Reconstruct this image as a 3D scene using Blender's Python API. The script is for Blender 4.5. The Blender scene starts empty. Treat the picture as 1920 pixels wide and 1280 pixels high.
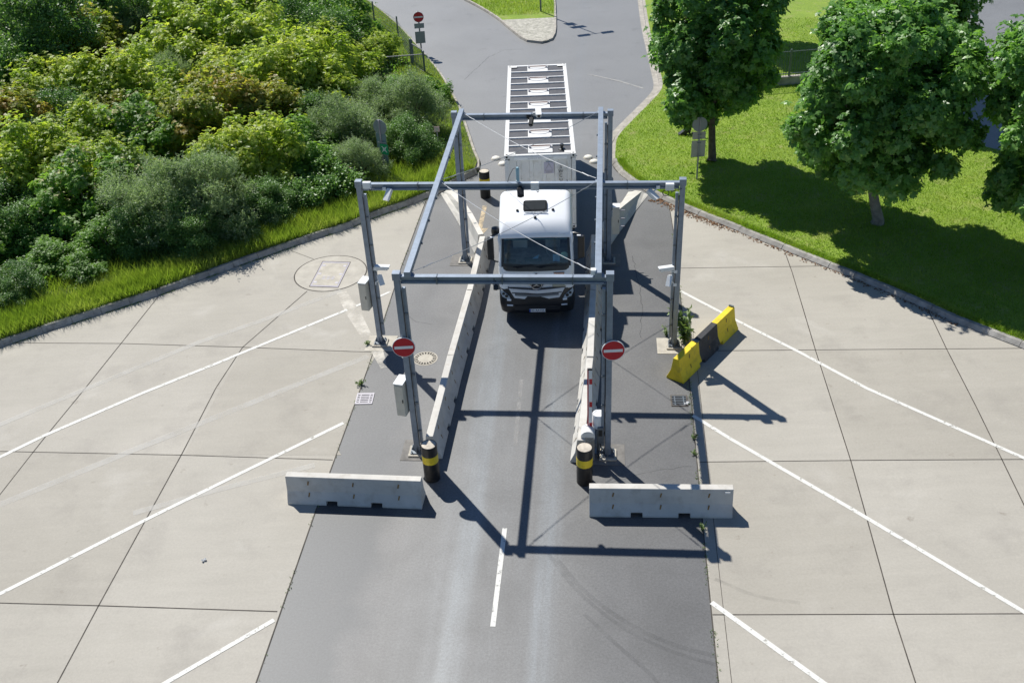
import bpy, bmesh, math, random
import numpy as np
from mathutils import Vector, Matrix, Quaternion

random.seed(7)
rng = np.random.default_rng(7)
SC = bpy.context.scene
COL = SC.collection
R = math.radians

# ------------------------------------------------------------------ camera model
CF, PIT, ROL, CH = 1877.3, R(33.47), R(-2.949), 18.0
_c, _s = math.cos(PIT), math.sin(PIT)
_right = Vector((1, 0, 0)); FWD = Vector((0, _c, -_s)); _up = Vector((0, _s, _c))
RR = _right * math.cos(ROL) + _up * math.sin(ROL)
UU = -_right * math.sin(ROL) + _up * math.cos(ROL)
CAMPOS = Vector((0, 0, CH))

def at(px, py, z=0.0):
    """world point at height z seen at pixel (px,py) of the 1920x1280 survey photo"""
    d = FWD + RR * ((px - 960) / CF) + UU * ((640 - py) / CF)
    return CAMPOS + d * ((z - CH) / d.z)

def at_y(px, py, Y):
    d = FWD + RR * ((px - 960) / CF) + UU * ((640 - py) / CF)
    return CAMPOS + d * (Y / d.y)

def pxm(p):
    return CF / ((Vector(p) - CAMPOS).dot(FWD))

cam = bpy.data.cameras.new('camera'); camo = bpy.data.objects.new('camera', cam); COL.objects.link(camo)
cam.sensor_width = 36; cam.lens = CF / 1920 * 36; cam.clip_end = 2000; cam.clip_start = 0.5
B = -FWD
camo.matrix_world = Matrix(((RR.x, UU.x, B.x, 0), (RR.y, UU.y, B.y, 0), (RR.z, UU.z, B.z, CH), (0, 0, 0, 1)))
SC.camera = camo

# ------------------------------------------------------------------ light
S = Vector((-0.4256, 0.7038, 1.0)).normalized()
sun = bpy.data.lights.new('sun', 'SUN'); sun.energy = 5.0; sun.angle = R(0.5); sun.color = (1, .968, .905)
suno = bpy.data.objects.new('sun', sun); COL.objects.link(suno)
suno.rotation_euler = S.to_track_quat('Z', 'Y').to_euler(); suno.location = S * 60
w = bpy.data.worlds.new('World'); SC.world = w; w.use_nodes = True
wn = w.node_tree; bg = wn.nodes['Background']
sky = wn.nodes.new('ShaderNodeTexSky'); sky.sky_type = 'NISHITA'; sky.sun_disc = False
sky.air_density = 0.9; sky.dust_density = 0.1; sky.ozone_density = 6.0; sky.altitude = 300
sky.sun_elevation = math.asin(S.z); sky.sun_rotation = math.atan2(S.x, S.y)
wn.links.new(sky.outputs[0], bg.inputs[0]); bg.inputs[1].default_value = 0.085
SC.view_settings.view_transform = 'Standard'; SC.view_settings.look = 'None'
SC.view_settings.exposure = 0.22; SC.view_settings.gamma = 1.0

# ------------------------------------------------------------------ material helpers
class N:
    def __init__(self, name):
        self.m = bpy.data.materials.new(name); self.m.use_nodes = True
        self.t = self.m.node_tree; self.b = self.t.nodes['Principled BSDF']; self.out = self.t.nodes['Material Output']
        self._pos = None
    def n(self, ty, **kw):
        o = self.t.nodes.new(ty)
        for k, v in kw.items(): setattr(o, k, v)
        return o
    def l(self, a, b): self.t.links.new(a, b)
    def pos(self):
        if self._pos is None: self._pos = self.n('ShaderNodeNewGeometry').outputs['Position']
        return self._pos
    def noise(self, scale, detail=4, rough=.55, vec=None, dist=0):
        o = self.n('ShaderNodeTexNoise'); o.inputs['Scale'].default_value = scale
        o.inputs['Detail'].default_value = detail; o.inputs['Roughness'].default_value = rough
        o.inputs['Distortion'].default_value = dist
        self.l(vec or self.pos(), o.inputs['Vector']); return o.outputs['Fac']
    def ramp(self, fac, stops):
        o = self.n('ShaderNodeValToRGB'); e = o.color_ramp.elements
        while len(e) < len(stops): e.new(.5)
        for i, (p, c) in enumerate(stops):
            e[i].position = p; e[i].color = (c, c, c, 1) if isinstance(c, (int, float)) else (*c, 1)
        self.l(fac, o.inputs[0]); return o.outputs[0]
    def mix(self, a, b, fac, mode='MIX'):
        o = self.n('ShaderNodeMix', data_type='RGBA', blend_type=mode)
        for s, v in ((0, fac), (6, a), (7, b)):
            if hasattr(v, 'is_linked') or hasattr(v, 'links'): self.l(v, o.inputs[s])
            elif isinstance(v, (int, float)): o.inputs[s].default_value = v if s == 0 else (v, v, v, 1)
            else: o.inputs[s].default_value = (*v, 1)
        return o.outputs[2]
    def math(self, op, a, b=0.0, c=None):
        o = self.n('ShaderNodeMath', operation=op)
        for i, v in enumerate((a, b) if c is None else (a, b, c)):
            if isinstance(v, (int, float)): o.inputs[i].default_value = v
            else: self.l(v, o.inputs[i])
        return o.outputs[0]
    def bump(self, h, strength=.3, dist=.02):
        o = self.n('ShaderNodeBump'); o.inputs['Strength'].default_value = strength; o.inputs['Distance'].default_value = dist
        self.l(h, o.inputs['Height']); self.l(o.outputs[0], self.b.inputs['Normal'])
    def base(self, c):
        if isinstance(c, tuple): self.b.inputs['Base Color'].default_value = (*c, 1)
        else: self.l(c, self.b.inputs['Base Color'])
    def rough(self, v):
        if isinstance(v, (int, float)): self.b.inputs['Roughness'].default_value = v
        else: self.l(v, self.b.inputs['Roughness'])

def pm(name, base, rough=.5, metal=0., var=.12, scale=3., bump=0., bscale=60., spec=.5, coat=0., dirt=None, dirt_amt=.0):
    """painted / plain surface with tonal variation, fine grain and optional dirt stains"""
    k = N(name)
    v = k.noise(scale, 5)
    lo = tuple(max(0, x * (1 - var)) for x in base); hi = tuple(min(1, x * (1 + var)) for x in base)
    c = k.ramp(v, [(.3, lo), (.7, hi)])
    if dirt:
        d = k.noise(scale * 1.7 + .3, 6, .65)
        f = k.ramp(d, [(.5, 0.), (.72, dirt_amt)])
        c = k.mix(c, dirt, f)
    k.base(c); k.rough(rough); k.b.inputs['Metallic'].default_value = metal
    k.b.inputs['Specular IOR Level'].default_value = spec
    if coat: k.b.inputs['Coat Weight'].default_value = coat; k.b.inputs['Coat Roughness'].default_value = .08
    if bump: k.bump(k.noise(bscale, 3), bump, .01)
    return k.m

# lane frame used by asphalt wear (lane axis about 6 degrees off world Y)
LA = (0.9942, -0.1078, 2.483)

def m_asphalt():
    k = N('asphalt')
    sep = k.n('ShaderNodeSeparateXYZ'); k.l(k.pos(), sep.inputs[0])
    x, y = sep.outputs[0], sep.outputs[1]
    wv = k.math('ADD', k.math('ADD', k.math('MULTIPLY', x, LA[0]), k.math('MULTIPLY', y, LA[1])), LA[2])
    vv = k.math('ADD', k.math('MULTIPLY', x, .1078), k.math('MULTIPLY', y, .9942))
    cmb = k.n('ShaderNodeCombineXYZ'); k.l(k.math('MULTIPLY', wv, 3.4), cmb.inputs[0]); k.l(k.math('MULTIPLY', vv, .09), cmb.inputs[1])
    streak = k.noise(1.0, 5, .6, cmb.outputs[0])
    warp = k.math('MULTIPLY', k.math('SUBTRACT', k.noise(.3, 3), .5), .32)
    wq = k.math('ADD', wv, warp)
    wn_ = k.math('DIVIDE', k.math('ADD', wq, 6.5), 13.0)      # -6.5..6.5 -> 0..1
    def P(v): return (v + 6.5) / 13.0
    track = k.ramp(wn_, [(P(-3.0), 0.), (P(-1.65), .22), (P(-1.25), .45), (P(-1.08), .95), (P(-.72), .9), (P(-.45), .30), (P(.75), .16),
                         (P(1.02), .85), (P(1.32), .8), (P(1.55), .14), (P(3.0), 0.)])
    fade = k.ramp(k.math('DIVIDE', vv, 60.), [(.0, 1.), (.55, 1.), (.75, .5), (1., .4)])
    tr = k.math('MULTIPLY', k.math('MULTIPLY', track, fade), k.ramp(streak, [(.3, .42), (.7, 1.2)]))
    big = k.noise(.22, 4, .6)
    col = k.ramp(big, [(.3, (.088, .087, .085)), (.7, (.120, .118, .114))])
    col = k.mix(col, (.158, .172, .180), tr)
    side = k.ramp(k.math('DIVIDE', k.math('ADD', k.math('ADD', wv, warp), 6.5), 13.), [(P(-2.9), .50), (P(-2.5), .0), (P(1.7), 0.), (P(2.6), .75)])
    side = k.math('MULTIPLY', side, k.ramp(k.math('DIVIDE', vv, 60.), [(.33, .8), (.40, .12)]))
    col = k.mix(col, (.078, .079, .082), side)
    wide = k.noise(.5, 5, .65, None, .6)
    col = k.mix(col, k.ramp(wide, [(.32, .80), (.5, 1.), (.68, 1.16)]), 1., 'MULTIPLY')
    # darker new strip with coarse chippings on the far-left side of the road
    nl = k.math('ADD', wv, k.math('MULTIPLY', k.math('SUBTRACT', k.noise(.9, 3), .5), 2.0))
    lf = k.ramp(k.math('DIVIDE', k.math('ADD', nl, 6.5), 13.), [(P(-3.5), 1.), (P(-2.75), 0.)])
    vf = k.ramp(k.math('DIVIDE', vv, 60.), [(.33, 1.), (.40, .35), (.55, .2)])
    col = k.mix(col, (.052, .057, .062), k.math('MULTIPLY', k.math('MULTIPLY', lf, vf), .9))
    col = k.mix(col, (.205, .206, .205), k.math('MULTIPLY', k.ramp(k.math('DIVIDE', vv, 80.), [(.42, 0.), (.55, .85)]), k.ramp(k.noise(.3, 4), [(.25, .7), (.7, 1.)])))  # far road paled: glare at grazing view put into the colour
    st = k.ramp(k.noise(.8, 6, .7), [(.58, 0.), (.75, .45)])
    col = k.mix(col, (.075, .0735, .072), st)
    ol = k.ramp(k.noise(2.6, 4, .6), [(.66, 0.), (.74, .35)])
    col = k.mix(col, (.062, .061, .060), ol)
    g = k.noise(17, 6, .9)
    col = k.mix(col, k.ramp(g, [(.28, .50), (.5, 1.), (.74, 1.60)]), 1., 'MULTIPLY')
    k.base(col)
    k.rough(k.ramp(tr, [(0., .56), (.8, .47)])); k.b.inputs['Specular IOR Level'].default_value = .75
    k.bump(k.noise(90, 2), .12, .004)
    return k.m

def m_concrete_slab(name='concrete_slab', tone=1.):
    k = N(name)
    col = k.ramp(k.noise(.16, 5, .6), [(.3, (.366, .341, .290)), (.7, (.436, .408, .352))])
    sep = k.n('ShaderNodeSeparateXYZ'); k.l(k.pos(), sep.inputs[0])
    cmb = k.n('ShaderNodeCombineXYZ')
    k.l(k.math('MULTIPLY', sep.outputs[0], .5), cmb.inputs[0]); k.l(k.math('MULTIPLY', sep.outputs[1], 3.2), cmb.inputs[1])
    st = k.noise(1., 5, .65, cmb.outputs[0])
    col = k.mix(col, k.ramp(st, [(.3, .955), (.7, 1.035)]), 1., 'MULTIPLY')
    d = k.ramp(k.noise(.55, 7, .68), [(.52, 0.), (.72, .55)])
    col = k.mix(col, (.300, .277, .242), d)
    sp = k.ramp(k.noise(2.1, 5, .6), [(.66, 0.), (.75, .5)])
    col = k.mix(col, (.20, .165, .13), sp)
    pale = k.ramp(k.noise(.4, 4, .6, None, .4), [(.6, 0.), (.75, .45)])
    col = k.mix(col, (.53, .505, .455), pale)
    col = k.mix(col, k.ramp(k.noise(16, 5, .85), [(.25, .88), (.75, 1.11)]), 1., 'MULTIPLY')
    if tone != 1.: col = k.mix(col, (tone, tone * .995, tone * .985), 1., 'MULTIPLY')
    k.base(col); k.rough(.85); k.bump(k.noise(40, 4), .15, .005)
    return k.m

def m_grass_ground(name, a, b, bare, amt):
    k = N(name)
    col = k.ramp(k.noise(.7, 5, .65), [(.3, a), (.7, b)])
    col = k.mix(col, bare, k.ramp(k.noise(1.1, 6, .7), [(.52, 0.), (.7, amt)]))
    col = k.mix(col, k.ramp(k.noise(24, 4, .8), [(.25, .55), (.75, 1.4)]), 1., 'MULTIPLY')
    k.base(col); k.rough(.95); k.bump(k.noise(30, 3), .9, .05); return k.m

def m_leaf(name, cols, trans=.45, rough=.45, tcol=None):
    """cols: colour ramp over per-leaf tint; translucent blades"""
    k = N(name)
    a = k.n('ShaderNodeAttribute', attribute_name='tint')
    oi = k.n('ShaderNodeObjectInfo')
    f = k.math('ADD', a.outputs['Fac'], k.math('MULTIPLY', k.math('SUBTRACT', oi.outputs['Random'], .5), .22))
    n = len(cols)
    c = k.ramp(f, [(i / (n - 1), q) for i, q in enumerate(cols)])
    k.base(c); k.rough(rough); k.b.inputs['Specular IOR Level'].default_value = .5
    tr = k.n('ShaderNodeBsdfTranslucent')
    tc = k.mix(c, tcol or (1.40, 1.45, .70), 1., 'MULTIPLY')
    k.l(tc, tr.inputs['Color'])
    mx = k.n('ShaderNodeMixShader'); mx.inputs[0].default_value = trans
    k.l(k.b.outputs[0], mx.inputs[1]); k.l(tr.outputs[0], mx.inputs[2]); k.l(mx.outputs[0], k.out.inputs[0])
    return k.m

def m_glass(name, tint=(.90, .96, .93), refl=1.3):
    k = N(name)
    t = k.n('ShaderNodeBsdfTransparent'); t.inputs[0].default_value = (*tint, 1)
    g = k.n('ShaderNodeBsdfGlossy'); g.inputs['Roughness'].default_value = .015; g.inputs[0].default_value = (.9, .95, 1, 1)
    fr = k.n('ShaderNodeFresnel'); fr.inputs[0].default_value = 1.5
    mx = k.n('ShaderNodeMixShader'); k.l(k.math('MULTIPLY', fr.outputs[0], refl), mx.inputs[0])
    k.l(t.outputs[0], mx.inputs[1]); k.l(g.outputs[0], mx.inputs[2]); k.l(mx.outputs[0], k.out.inputs[0])
    return k.m

def m_stain(name, col, amt, scale=3., lo=.3, hi=.62):
    """worn paint or tyre rubber: partly transparent, broken up by noise"""
    k = N(name); k.base(col); k.rough(.8)
    a = k.ramp(k.noise(scale, 6, .7), [(lo, 0.), (hi, amt)])
    k.l(a, k.b.inputs['Alpha']); return k.m

M = dict(
    asphalt=m_asphalt(), slab=m_concrete_slab(),
    slab2=m_concrete_slab('concrete_slab_older', .93),
    kerb=pm('kerb_stone', (.34, .325, .295), .9, var=.3, scale=2.2, bump=.3, bscale=40, dirt=(.10, .09, .07), dirt_amt=.7),
    kerb2=pm('kerb_pale', (.40, .37, .32), .9, var=.22, scale=2.2, bump=.3, bscale=40, dirt=(.18, .16, .12), dirt_amt=.6),
    white=m_stain('road_paint', (.69, .68, .63), .97, 6., .32, .44),
    oldpaint=m_stain('faded_paint', (.62, .60, .55), .5, 1.3, .2, .55),
    arrowp=m_stain('arrow_paint', (.62, .50, .33), 1.0, 4.),
    crack=m_stain('crack_dark', (.05, .05, .05), .5, 2.5, .35, .5),
    rubber=m_stain('tyre_rubber', (.06, .06, .062), .13, 1.1),
    pale=m_stain('cement_smear', (.66, .62, .54), .85, 1.3),
    joint=pm('joint_seal', (.075, .066, .055), .9, var=.5, scale=3),
    ground=m_grass_ground('soil_ground', (.05, .075, .02), (.09, .12, .03), (.12, .09, .05), .6),
    lawn=m_grass_ground('lawn_turf', (.185, .290, .030), (.260, .370, .040), (.36, .34, .14), .7),
    verge=m_grass_ground('verge_soil', (.06, .10, .018), (.10, .15, .025), (.13, .10, .05), .6),
    setts=pm('island_setts', (.42, .40, .345), .9, var=.35, scale=5, bump=.6, bscale=18, dirt=(.16, .17, .07), dirt_amt=.8),
    barrier=pm('precast_concrete', (.58, .555, .505), .85, var=.1, scale=1.6, bump=.2, bscale=35, dirt=(.40, .36, .30), dirt_amt=.6),
    yellow=pm('barrier_yellow', (.82, .60, .022), .7, var=.12, scale=2.5, dirt=(.36, .26, .05), dirt_amt=.5, bump=.15, bscale=35),
    black=pm('barrier_black', (.030, .031, .034), .7, var=.3, scale=2.5, dirt=(.10, .095, .09), dirt_amt=.5, bump=.15, bscale=35),
    steel=pm('galvanised_steel', (.255, .300, .360), .48, metal=.35, var=.10, scale=5, spec=.5, dirt=(.18, .20, .22), dirt_amt=.5),
    steeld=pm('dark_steel', (.16, .185, .21), .42, metal=.4, var=.15, scale=5),
    cable=pm('wire_rope', (.52, .53, .54), .35, metal=.7, var=.1),
    conduit=pm('grey_conduit', (.42, .44, .46), .45, metal=.2, var=.1),
    blackp=pm('black_plastic', (.018, .019, .021), .45, var=.3, scale=8),
    rubberb=pm('tyre_black', (.022, .022, .023), .85, var=.3, scale=9, bump=.2),
    whitep=pm('white_enamel', (.78, .79, .78), .35, var=.04, scale=4, dirt=(.52, .50, .45), dirt_amt=.35),
    beige=pm('cabinet_beige', (.62, .575, .48), .5, var=.06, scale=3, dirt=(.45, .40, .31), dirt_amt=.4),
    bollard=pm('bollard_black', (.011, .0105, .011), .42, var=.3, scale=5, dirt=(.07, .06, .05), dirt_amt=.45),
    bandy=pm('bollard_yellow', (.78, .57, .02), .45, var=.1, scale=6, dirt=(.12, .09, .03), dirt_amt=.35),
    fill=pm('bollard_fill', (.56, .50, .41), .95, var=.2, scale=9, bump=.5, bscale=50),
    rust=pm('rust', (.26, .15, .045), .8, var=.4, scale=20),
    red=pm('sign_red', (.52, .012, .022), .45, var=.08, scale=4),
    signw=pm('sign_white', (.80, .80, .79), .45, var=.04, scale=4),
    signg=pm('sign_back', (.29, .31, .33), .5, metal=.3, var=.1, scale=3),
    signt=pm('sign_back_teal', (.20, .27, .28), .5, metal=.1, var=.1, scale=3),
    signb=pm('sign_back_tan', (.50, .47, .41), .6, metal=.1, var=.1, scale=3),
    pink=pm('faded_plate', (.62, .46, .42), .6, var=.1, scale=10),
    green=pm('sign_green', (.01, .30, .12), .5, var=.08, scale=4),
    cast=pm('cast_iron', (.10, .085, .07), .7, metal=.3, var=.3, scale=10, bump=.3),
    patch=pm('patch_mortar', (.19, .18, .165), .9, var=.25, scale=4, bump=.3, bscale=45),
    cover=pm('cover_concrete', (.47, .435, .365), .9, var=.15, scale=3, bump=.3, bscale=45, dirt=(.32, .28, .22), dirt_amt=.5),
    zinc=pm('zinc_frame', (.36, .345, .37), .5, metal=.2, var=.12, scale=6),
    void=pm('drain_dark', (.012, .011, .010), .95, var=.3),
    cabw=pm('cab_white', (.86, .87, .88), .42, var=.015, scale=2, coat=.25),
    cabg=pm('grille_silver', (.70, .72, .74), .35, metal=.1, var=.05, scale=5),
    chrome=pm('chrome', (.72, .74, .76), .15, metal=1., var=.03),
    cabk=pm('cab_black', (.014, .015, .017), .40, var=.2, scale=5, coat=.15),
    hatchk=pm('hatch_black', (.016, .018, .02), .85, spec=.15),
    interior=pm('cab_interior', (.34, .345, .31), .8, var=.3, scale=6),
    glass=m_glass('windscreen_glass'), sideglass=m_glass('side_glass', (.1, .12, .12), 1.2),
    lampglass=pm('lamp_lens', (.55, .62, .68), .12, metal=.3, var=.1, scale=20, coat=.6),
    lampw=pm('fog_lamp_white', (.85, .86, .88), .2, var=.02, coat=.5),
    bluecl=pm('blue_sheet', (.22, .46, .66), .7, var=.1, scale=6),
    mint=pm('mint_disc', (.38, .62, .50), .6, var=.2, scale=14),
    cont=pm('container_white', (.74, .73, .69), .55, var=.06, scale=2, dirt=(.40, .36, .29), dirt_amt=.5),
    contw=pm('container_frame', (.74, .735, .71), .5, var=.05, scale=3, dirt=(.52, .49, .43), dirt_amt=.5),
    tarp=pm('roof_dark_grey', (.060, .061, .070), .6, var=.12, scale=2.5, dirt=(.15, .145, .14), dirt_amt=.5),
    ink=pm('black_lettering', (.03, .03, .032), .7, var=.1),
    inkg=pm('faded_lettering', (.42, .39, .40), .8, var=.1),
    sticker=pm('triangle_sticker', (.50, .47, .54), .6, var=.06),
    orange=pm('orange_print', (.60, .36, .26), .6, var=.3, scale=40),
    bark=pm('bark', (.115, .095, .075), .95, var=.35, scale=7, bump=.8, bscale=25),
    barkg=pm('pale_bark', (.24, .215, .18), .95, var=.3, scale=6, bump=.7, bscale=25),
    fence=pm('fence_green_grey', (.13, .165, .17), .5, metal=.3, var=.15, scale=6),
    litter=pm('dead_leaf', (.20, .105, .05), .9, var=.5, scale=30),
    paper=pm('paper_scrap', (.80, .79, .76), .8, var=.05),
    studw=pm('stud_white', (.76, .73, .66), .7, var=.08, scale=10),
    flower=pm('pink_petal', (.50, .05, .16), .7, var=.2, scale=30),
    cream=m_leaf('cream_blossom', [(.42, .42, .20), (.52, .51, .27)], .3, .7, (1.1, 1.1, .8)),
    L_Y=m_leaf('leaf_yellow_green', [(.180, .275, .045), (.300, .420, .062), (.420, .510, .090), (.520, .550, .140)], .60),
    L_G=m_leaf('leaf_fresh_green', [(0.106, 0.224, 0.040), (0.174, 0.330, 0.058), (0.263, 0.437, 0.084)], .56),
    L_O=m_leaf('leaf_copper_tip', [(.180, .270, .038), (.280, .350, .052), (.390, .390, .080), (.480, .300, .095)], .58),
    L_W=m_leaf('leaf_grey_green', [(.160, .230, .115), (.245, .335, .170), (.350, .440, .245)], .48, .5, (1.3, 1.4, .8)),
    L_D=m_leaf('leaf_dark_green', [(0.072, 0.156, 0.042), (0.117, 0.240, 0.060), (0.189, 0.325, 0.086)], .36),
    L_T=m_leaf('leaf_maple', [(0.088, 0.206, 0.050), (0.150, 0.312, 0.073), (0.244, 0.438, 0.106)], .46, .38),
    L_R=m_leaf('leaf_rose', [(0.073, 0.177, 0.042), (0.125, 0.260, 0.058), (0.198, 0.343, 0.075)], .42),
    blade=m_leaf('grass_blade', [(.150, .235, .030), (.225, .325, .045), (.360, .420, .110)], .5, .7),
    bladel=m_leaf('lawn_blade', [(.170, .290, .026), (.240, .370, .036), (.380, .440, .110)], .45, .75),
    weed=m_leaf('weed_leaf', [(.12, .20, .07), (.18, .27, .10), (.26, .33, .15)], .4),
)

# ------------------------------------------------------------------ mesh helpers
class MB:
    def __init__(self): self.v = []; self.f = []; self.m = []; self.mi = 0
    def add(self, vs, fs):
        o = len(self.v); self.v += [tuple(x) for x in vs]
        for f in fs: self.f.append([o + i for i in f]); self.m.append(self.mi)
        return self
    def box(self, c, s, rz=0, rot=None):
        hx, hy, hz = s[0] / 2, s[1] / 2, s[2] / 2
        q = rot or Matrix.Rotation(rz, 3, 'Z'); c = Vector(c)
        vs = [c + q @ Vector((x * hx, y * hy, z * hz)) for z in (-1, 1) for x, y in ((-1, -1), (1, -1), (1, 1), (-1, 1))]
        return self.add(vs, [(0, 3, 2, 1), (4, 5, 6, 7), (0, 1, 5, 4), (1, 2, 6, 5), (2, 3, 7, 6), (3, 0, 4, 7)])
    def tube(self, pts, radii, n=10, caps=True):
        pts = [Vector(p) for p in pts]
        if isinstance(radii, (int, float)): radii = [radii] * len(pts)
        vs = []; ref = None
        for i, p in enumerate(pts):
            d = (pts[min(i + 1, len(pts) - 1)] - pts[max(i - 1, 0)]).normalized()
            if ref is None:
                ref = d.orthogonal().normalized()
            ref = (ref - d * ref.dot(d)).normalized(); e2 = d.cross(ref)
            for k in range(n):
                a = 2 * math.pi * k / n
                vs.append(p + (ref * math.cos(a) + e2 * math.sin(a)) * radii[i])
        fs = []
        for i in range(len(pts) - 1):
            for k in range(n):
                a, b = i * n + k, i * n + (k + 1) % n
                fs.append((a, b, b + n, a + n))
        if caps:
            fs.append(tuple(reversed(range(n)))); fs.append(tuple((len(pts) - 1) * n + k for k in range(n)))
        return self.add(vs, fs)
    def lathe(self, prof, n=24, c=(0, 0, 0), axis='Z'):
        vs = []; c = Vector(c)
        for r, h in prof:
            for k in range(n):
                a = 2 * math.pi * k / n
                q = Vector((r * math.cos(a), r * math.sin(a), h))
                if axis == 'X': q = Vector((q.z, q.x, q.y))
                if axis == 'Y': q = Vector((q.y, q.z, q.x))
                vs.append(c + q)
        fs = []
        for i in range(len(prof) - 1):
            for k in range(n):
                a, b = i * n + k, i * n + (k + 1) % n
                fs.append((a, b, b + n, a + n))
        fs.append(tuple(reversed(range(n)))); fs.append(tuple((len(prof) - 1) * n + k for k in range(n)))
        return self.add(vs, fs)
    def prism(self, poly, z0, z1, mapf=None):
        n = len(poly); f = mapf or (lambda x, y, z: (x, y, z))
        vs = [f(x, y, z0) for x, y in poly] + [f(x, y, z1) for x, y in poly]
        fs = [tuple(reversed(range(n))), tuple(range(n, 2 * n))] + [(i, (i + 1) % n, n + (i + 1) % n, n + i) for i in range(n)]
        return self.add(vs, fs)
    def sheet(self, poly, z): return self.add([(p[0], p[1], z) for p in poly], [tuple(range(len(poly)))])
    def ribbon(self, pts, wd, z):
        pts = [Vector((p[0], p[1], 0)) for p in pts]; vs = []; n = len(pts)
        ws = [wd] * n if isinstance(wd, (int, float)) else wd
        for i, p in enumerate(pts):
            d = (pts[min(i + 1, n - 1)] - pts[max(i - 1, 0)]).normalized(); s = Vector((-d.y, d.x, 0)) * ws[i] / 2
            vs += [(p + s).to_tuple()[:2] + (z,), (p - s).to_tuple()[:2] + (z,)]
        return self.add(vs, [(2 * i + 1, 2 * i + 3, 2 * i + 2, 2 * i) for i in range(n - 1)])
    def mesh(self, name, mats, smooth=None):
        me = bpy.data.meshes.new(name); me.from_pydata(self.v, [], self.f)
        for m in (mats if isinstance(mats, (list, tuple)) else [mats]): me.materials.append(m)
        me.polygons.foreach_set('material_index', self.m)
        if smooth is not None:
            me.polygons.foreach_set('use_smooth', [True] * len(me.polygons)); me.set_sharp_from_angle(angle=R(smooth))
        me.update(); return me
    def build(self, name, mats, parent=None, smooth=None, bevel=0., recalc=True, **kw):
        me = self.mesh(name, mats, None)
        if recalc:
            bm = bmesh.new(); bm.from_mesh(me); bmesh.ops.recalc_face_normals(bm, faces=bm.faces); bm.to_mesh(me); bm.free()
        if smooth is not None:
            me.polygons.foreach_set('use_smooth', [True] * len(me.polygons)); me.set_sharp_from_angle(angle=R(smooth))
        return link(name, me, parent, bevel)

def link(name, me, parent=None, bevel=0.):
    o = bpy.data.objects.new(name, me); COL.objects.link(o)
    if parent: o.parent = parent
    if bevel:
        b = o.modifiers.new('bevel', 'BEVEL'); b.width = bevel; b.segments = 2; b.limit_method = 'ANGLE'; b.angle_limit = R(35)
    return o

def tag(o, label=None, cat=None, group=None, kind=None):
    if label: o['label'] = label
    if cat: o['category'] = cat
    if group: o['group'] = group
    if kind: o['kind'] = kind
    return o

def thing(name, label, cat, loc=(0, 0, 0), rz=0., group=None):
    o = bpy.data.objects.new(name, None); COL.objects.link(o); o.location = loc; o.rotation_euler = (0, 0, rz)
    o.empty_display_size = .3
    return tag(o, label, cat, group)

def struct(name, mb, mat, smooth=None):
    o = mb.build(name, mat, None, smooth, recalc=False); o['kind'] = 'structure'
    return o

def dup(root, loc, rz, label, group=None):
    r = root.copy(); COL.objects.link(r); r.location = loc; r.rotation_euler = (0, 0, rz); r['label'] = label
    if group: r['group'] = group
    def rec(a, b):
        for ch in list(a.children):
            c = ch.copy(); COL.objects.link(c); c.parent = b; rec(ch, c)
    rec(root, r); return r

def text(s, size, parent, name, mat, loc, rot, depth=.002, align='CENTER', spacing=1.0):
    cu = bpy.data.curves.new('lettering', 'FONT'); cu.body = s; cu.size = size; cu.align_x = align; cu.align_y = 'CENTER'
    cu.extrude = depth; cu.space_line = spacing
    t = bpy.data.objects.new('tmp_text', cu); COL.objects.link(t)
    dg = bpy.context.evaluated_depsgraph_get(); me = bpy.data.meshes.new_from_object(t.evaluated_get(dg))
    bpy.data.objects.remove(t); me.name = name; me.materials.clear(); me.materials.append(mat)
    o = link(name, me, parent); o.location = loc; o.rotation_euler = rot; return o

def offset(pts, d):
    out = []; n = len(pts)
    for i, p in enumerate(pts):
        a = Vector(pts[max(i - 1, 0)]); b = Vector(pts[min(i + 1, n - 1)])
        t = (b - a).normalized(); out.append(Vector((p[0] - t.y * d, p[1] + t.x * d)))
    return out

def W(*px, z=0.): return [Vector(at(x, y, z)[:2]) for x, y in px]
def pts_in(poly, n, wt=None):
    """n random points inside polygon (world)"""
    P = np.array([(p[0], p[1]) for p in poly]); lo, hi = P.min(0), P.max(0); out = []
    tot = 0
    while tot < n:
        q = rng.uniform(lo, hi, (n * 2, 2)); ins = np.zeros(len(q), bool); j = len(P) - 1
        for i in range(len(P)):
            yi, yj = P[i, 1], P[j, 1]
            c = ((yi > q[:, 1]) != (yj > q[:, 1])) & (q[:, 0] < (P[j, 0] - P[i, 0]) * (q[:, 1] - yi) / (yj - yi + 1e-12) + P[i, 0])
            ins ^= c; j = i
        if wt is not None: ins &= rng.random(len(q)) < wt(q)
        out.append(q[ins]); tot += ins.sum()
    return np.concatenate(out)[:n]

# ------------------------------------------------------------------ SETTING
g = MB(); g.sheet([(-400, -120), (400, -120), (400, 700), (-400, 700)], -.06); struct('ground', g, M['ground'])

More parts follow.
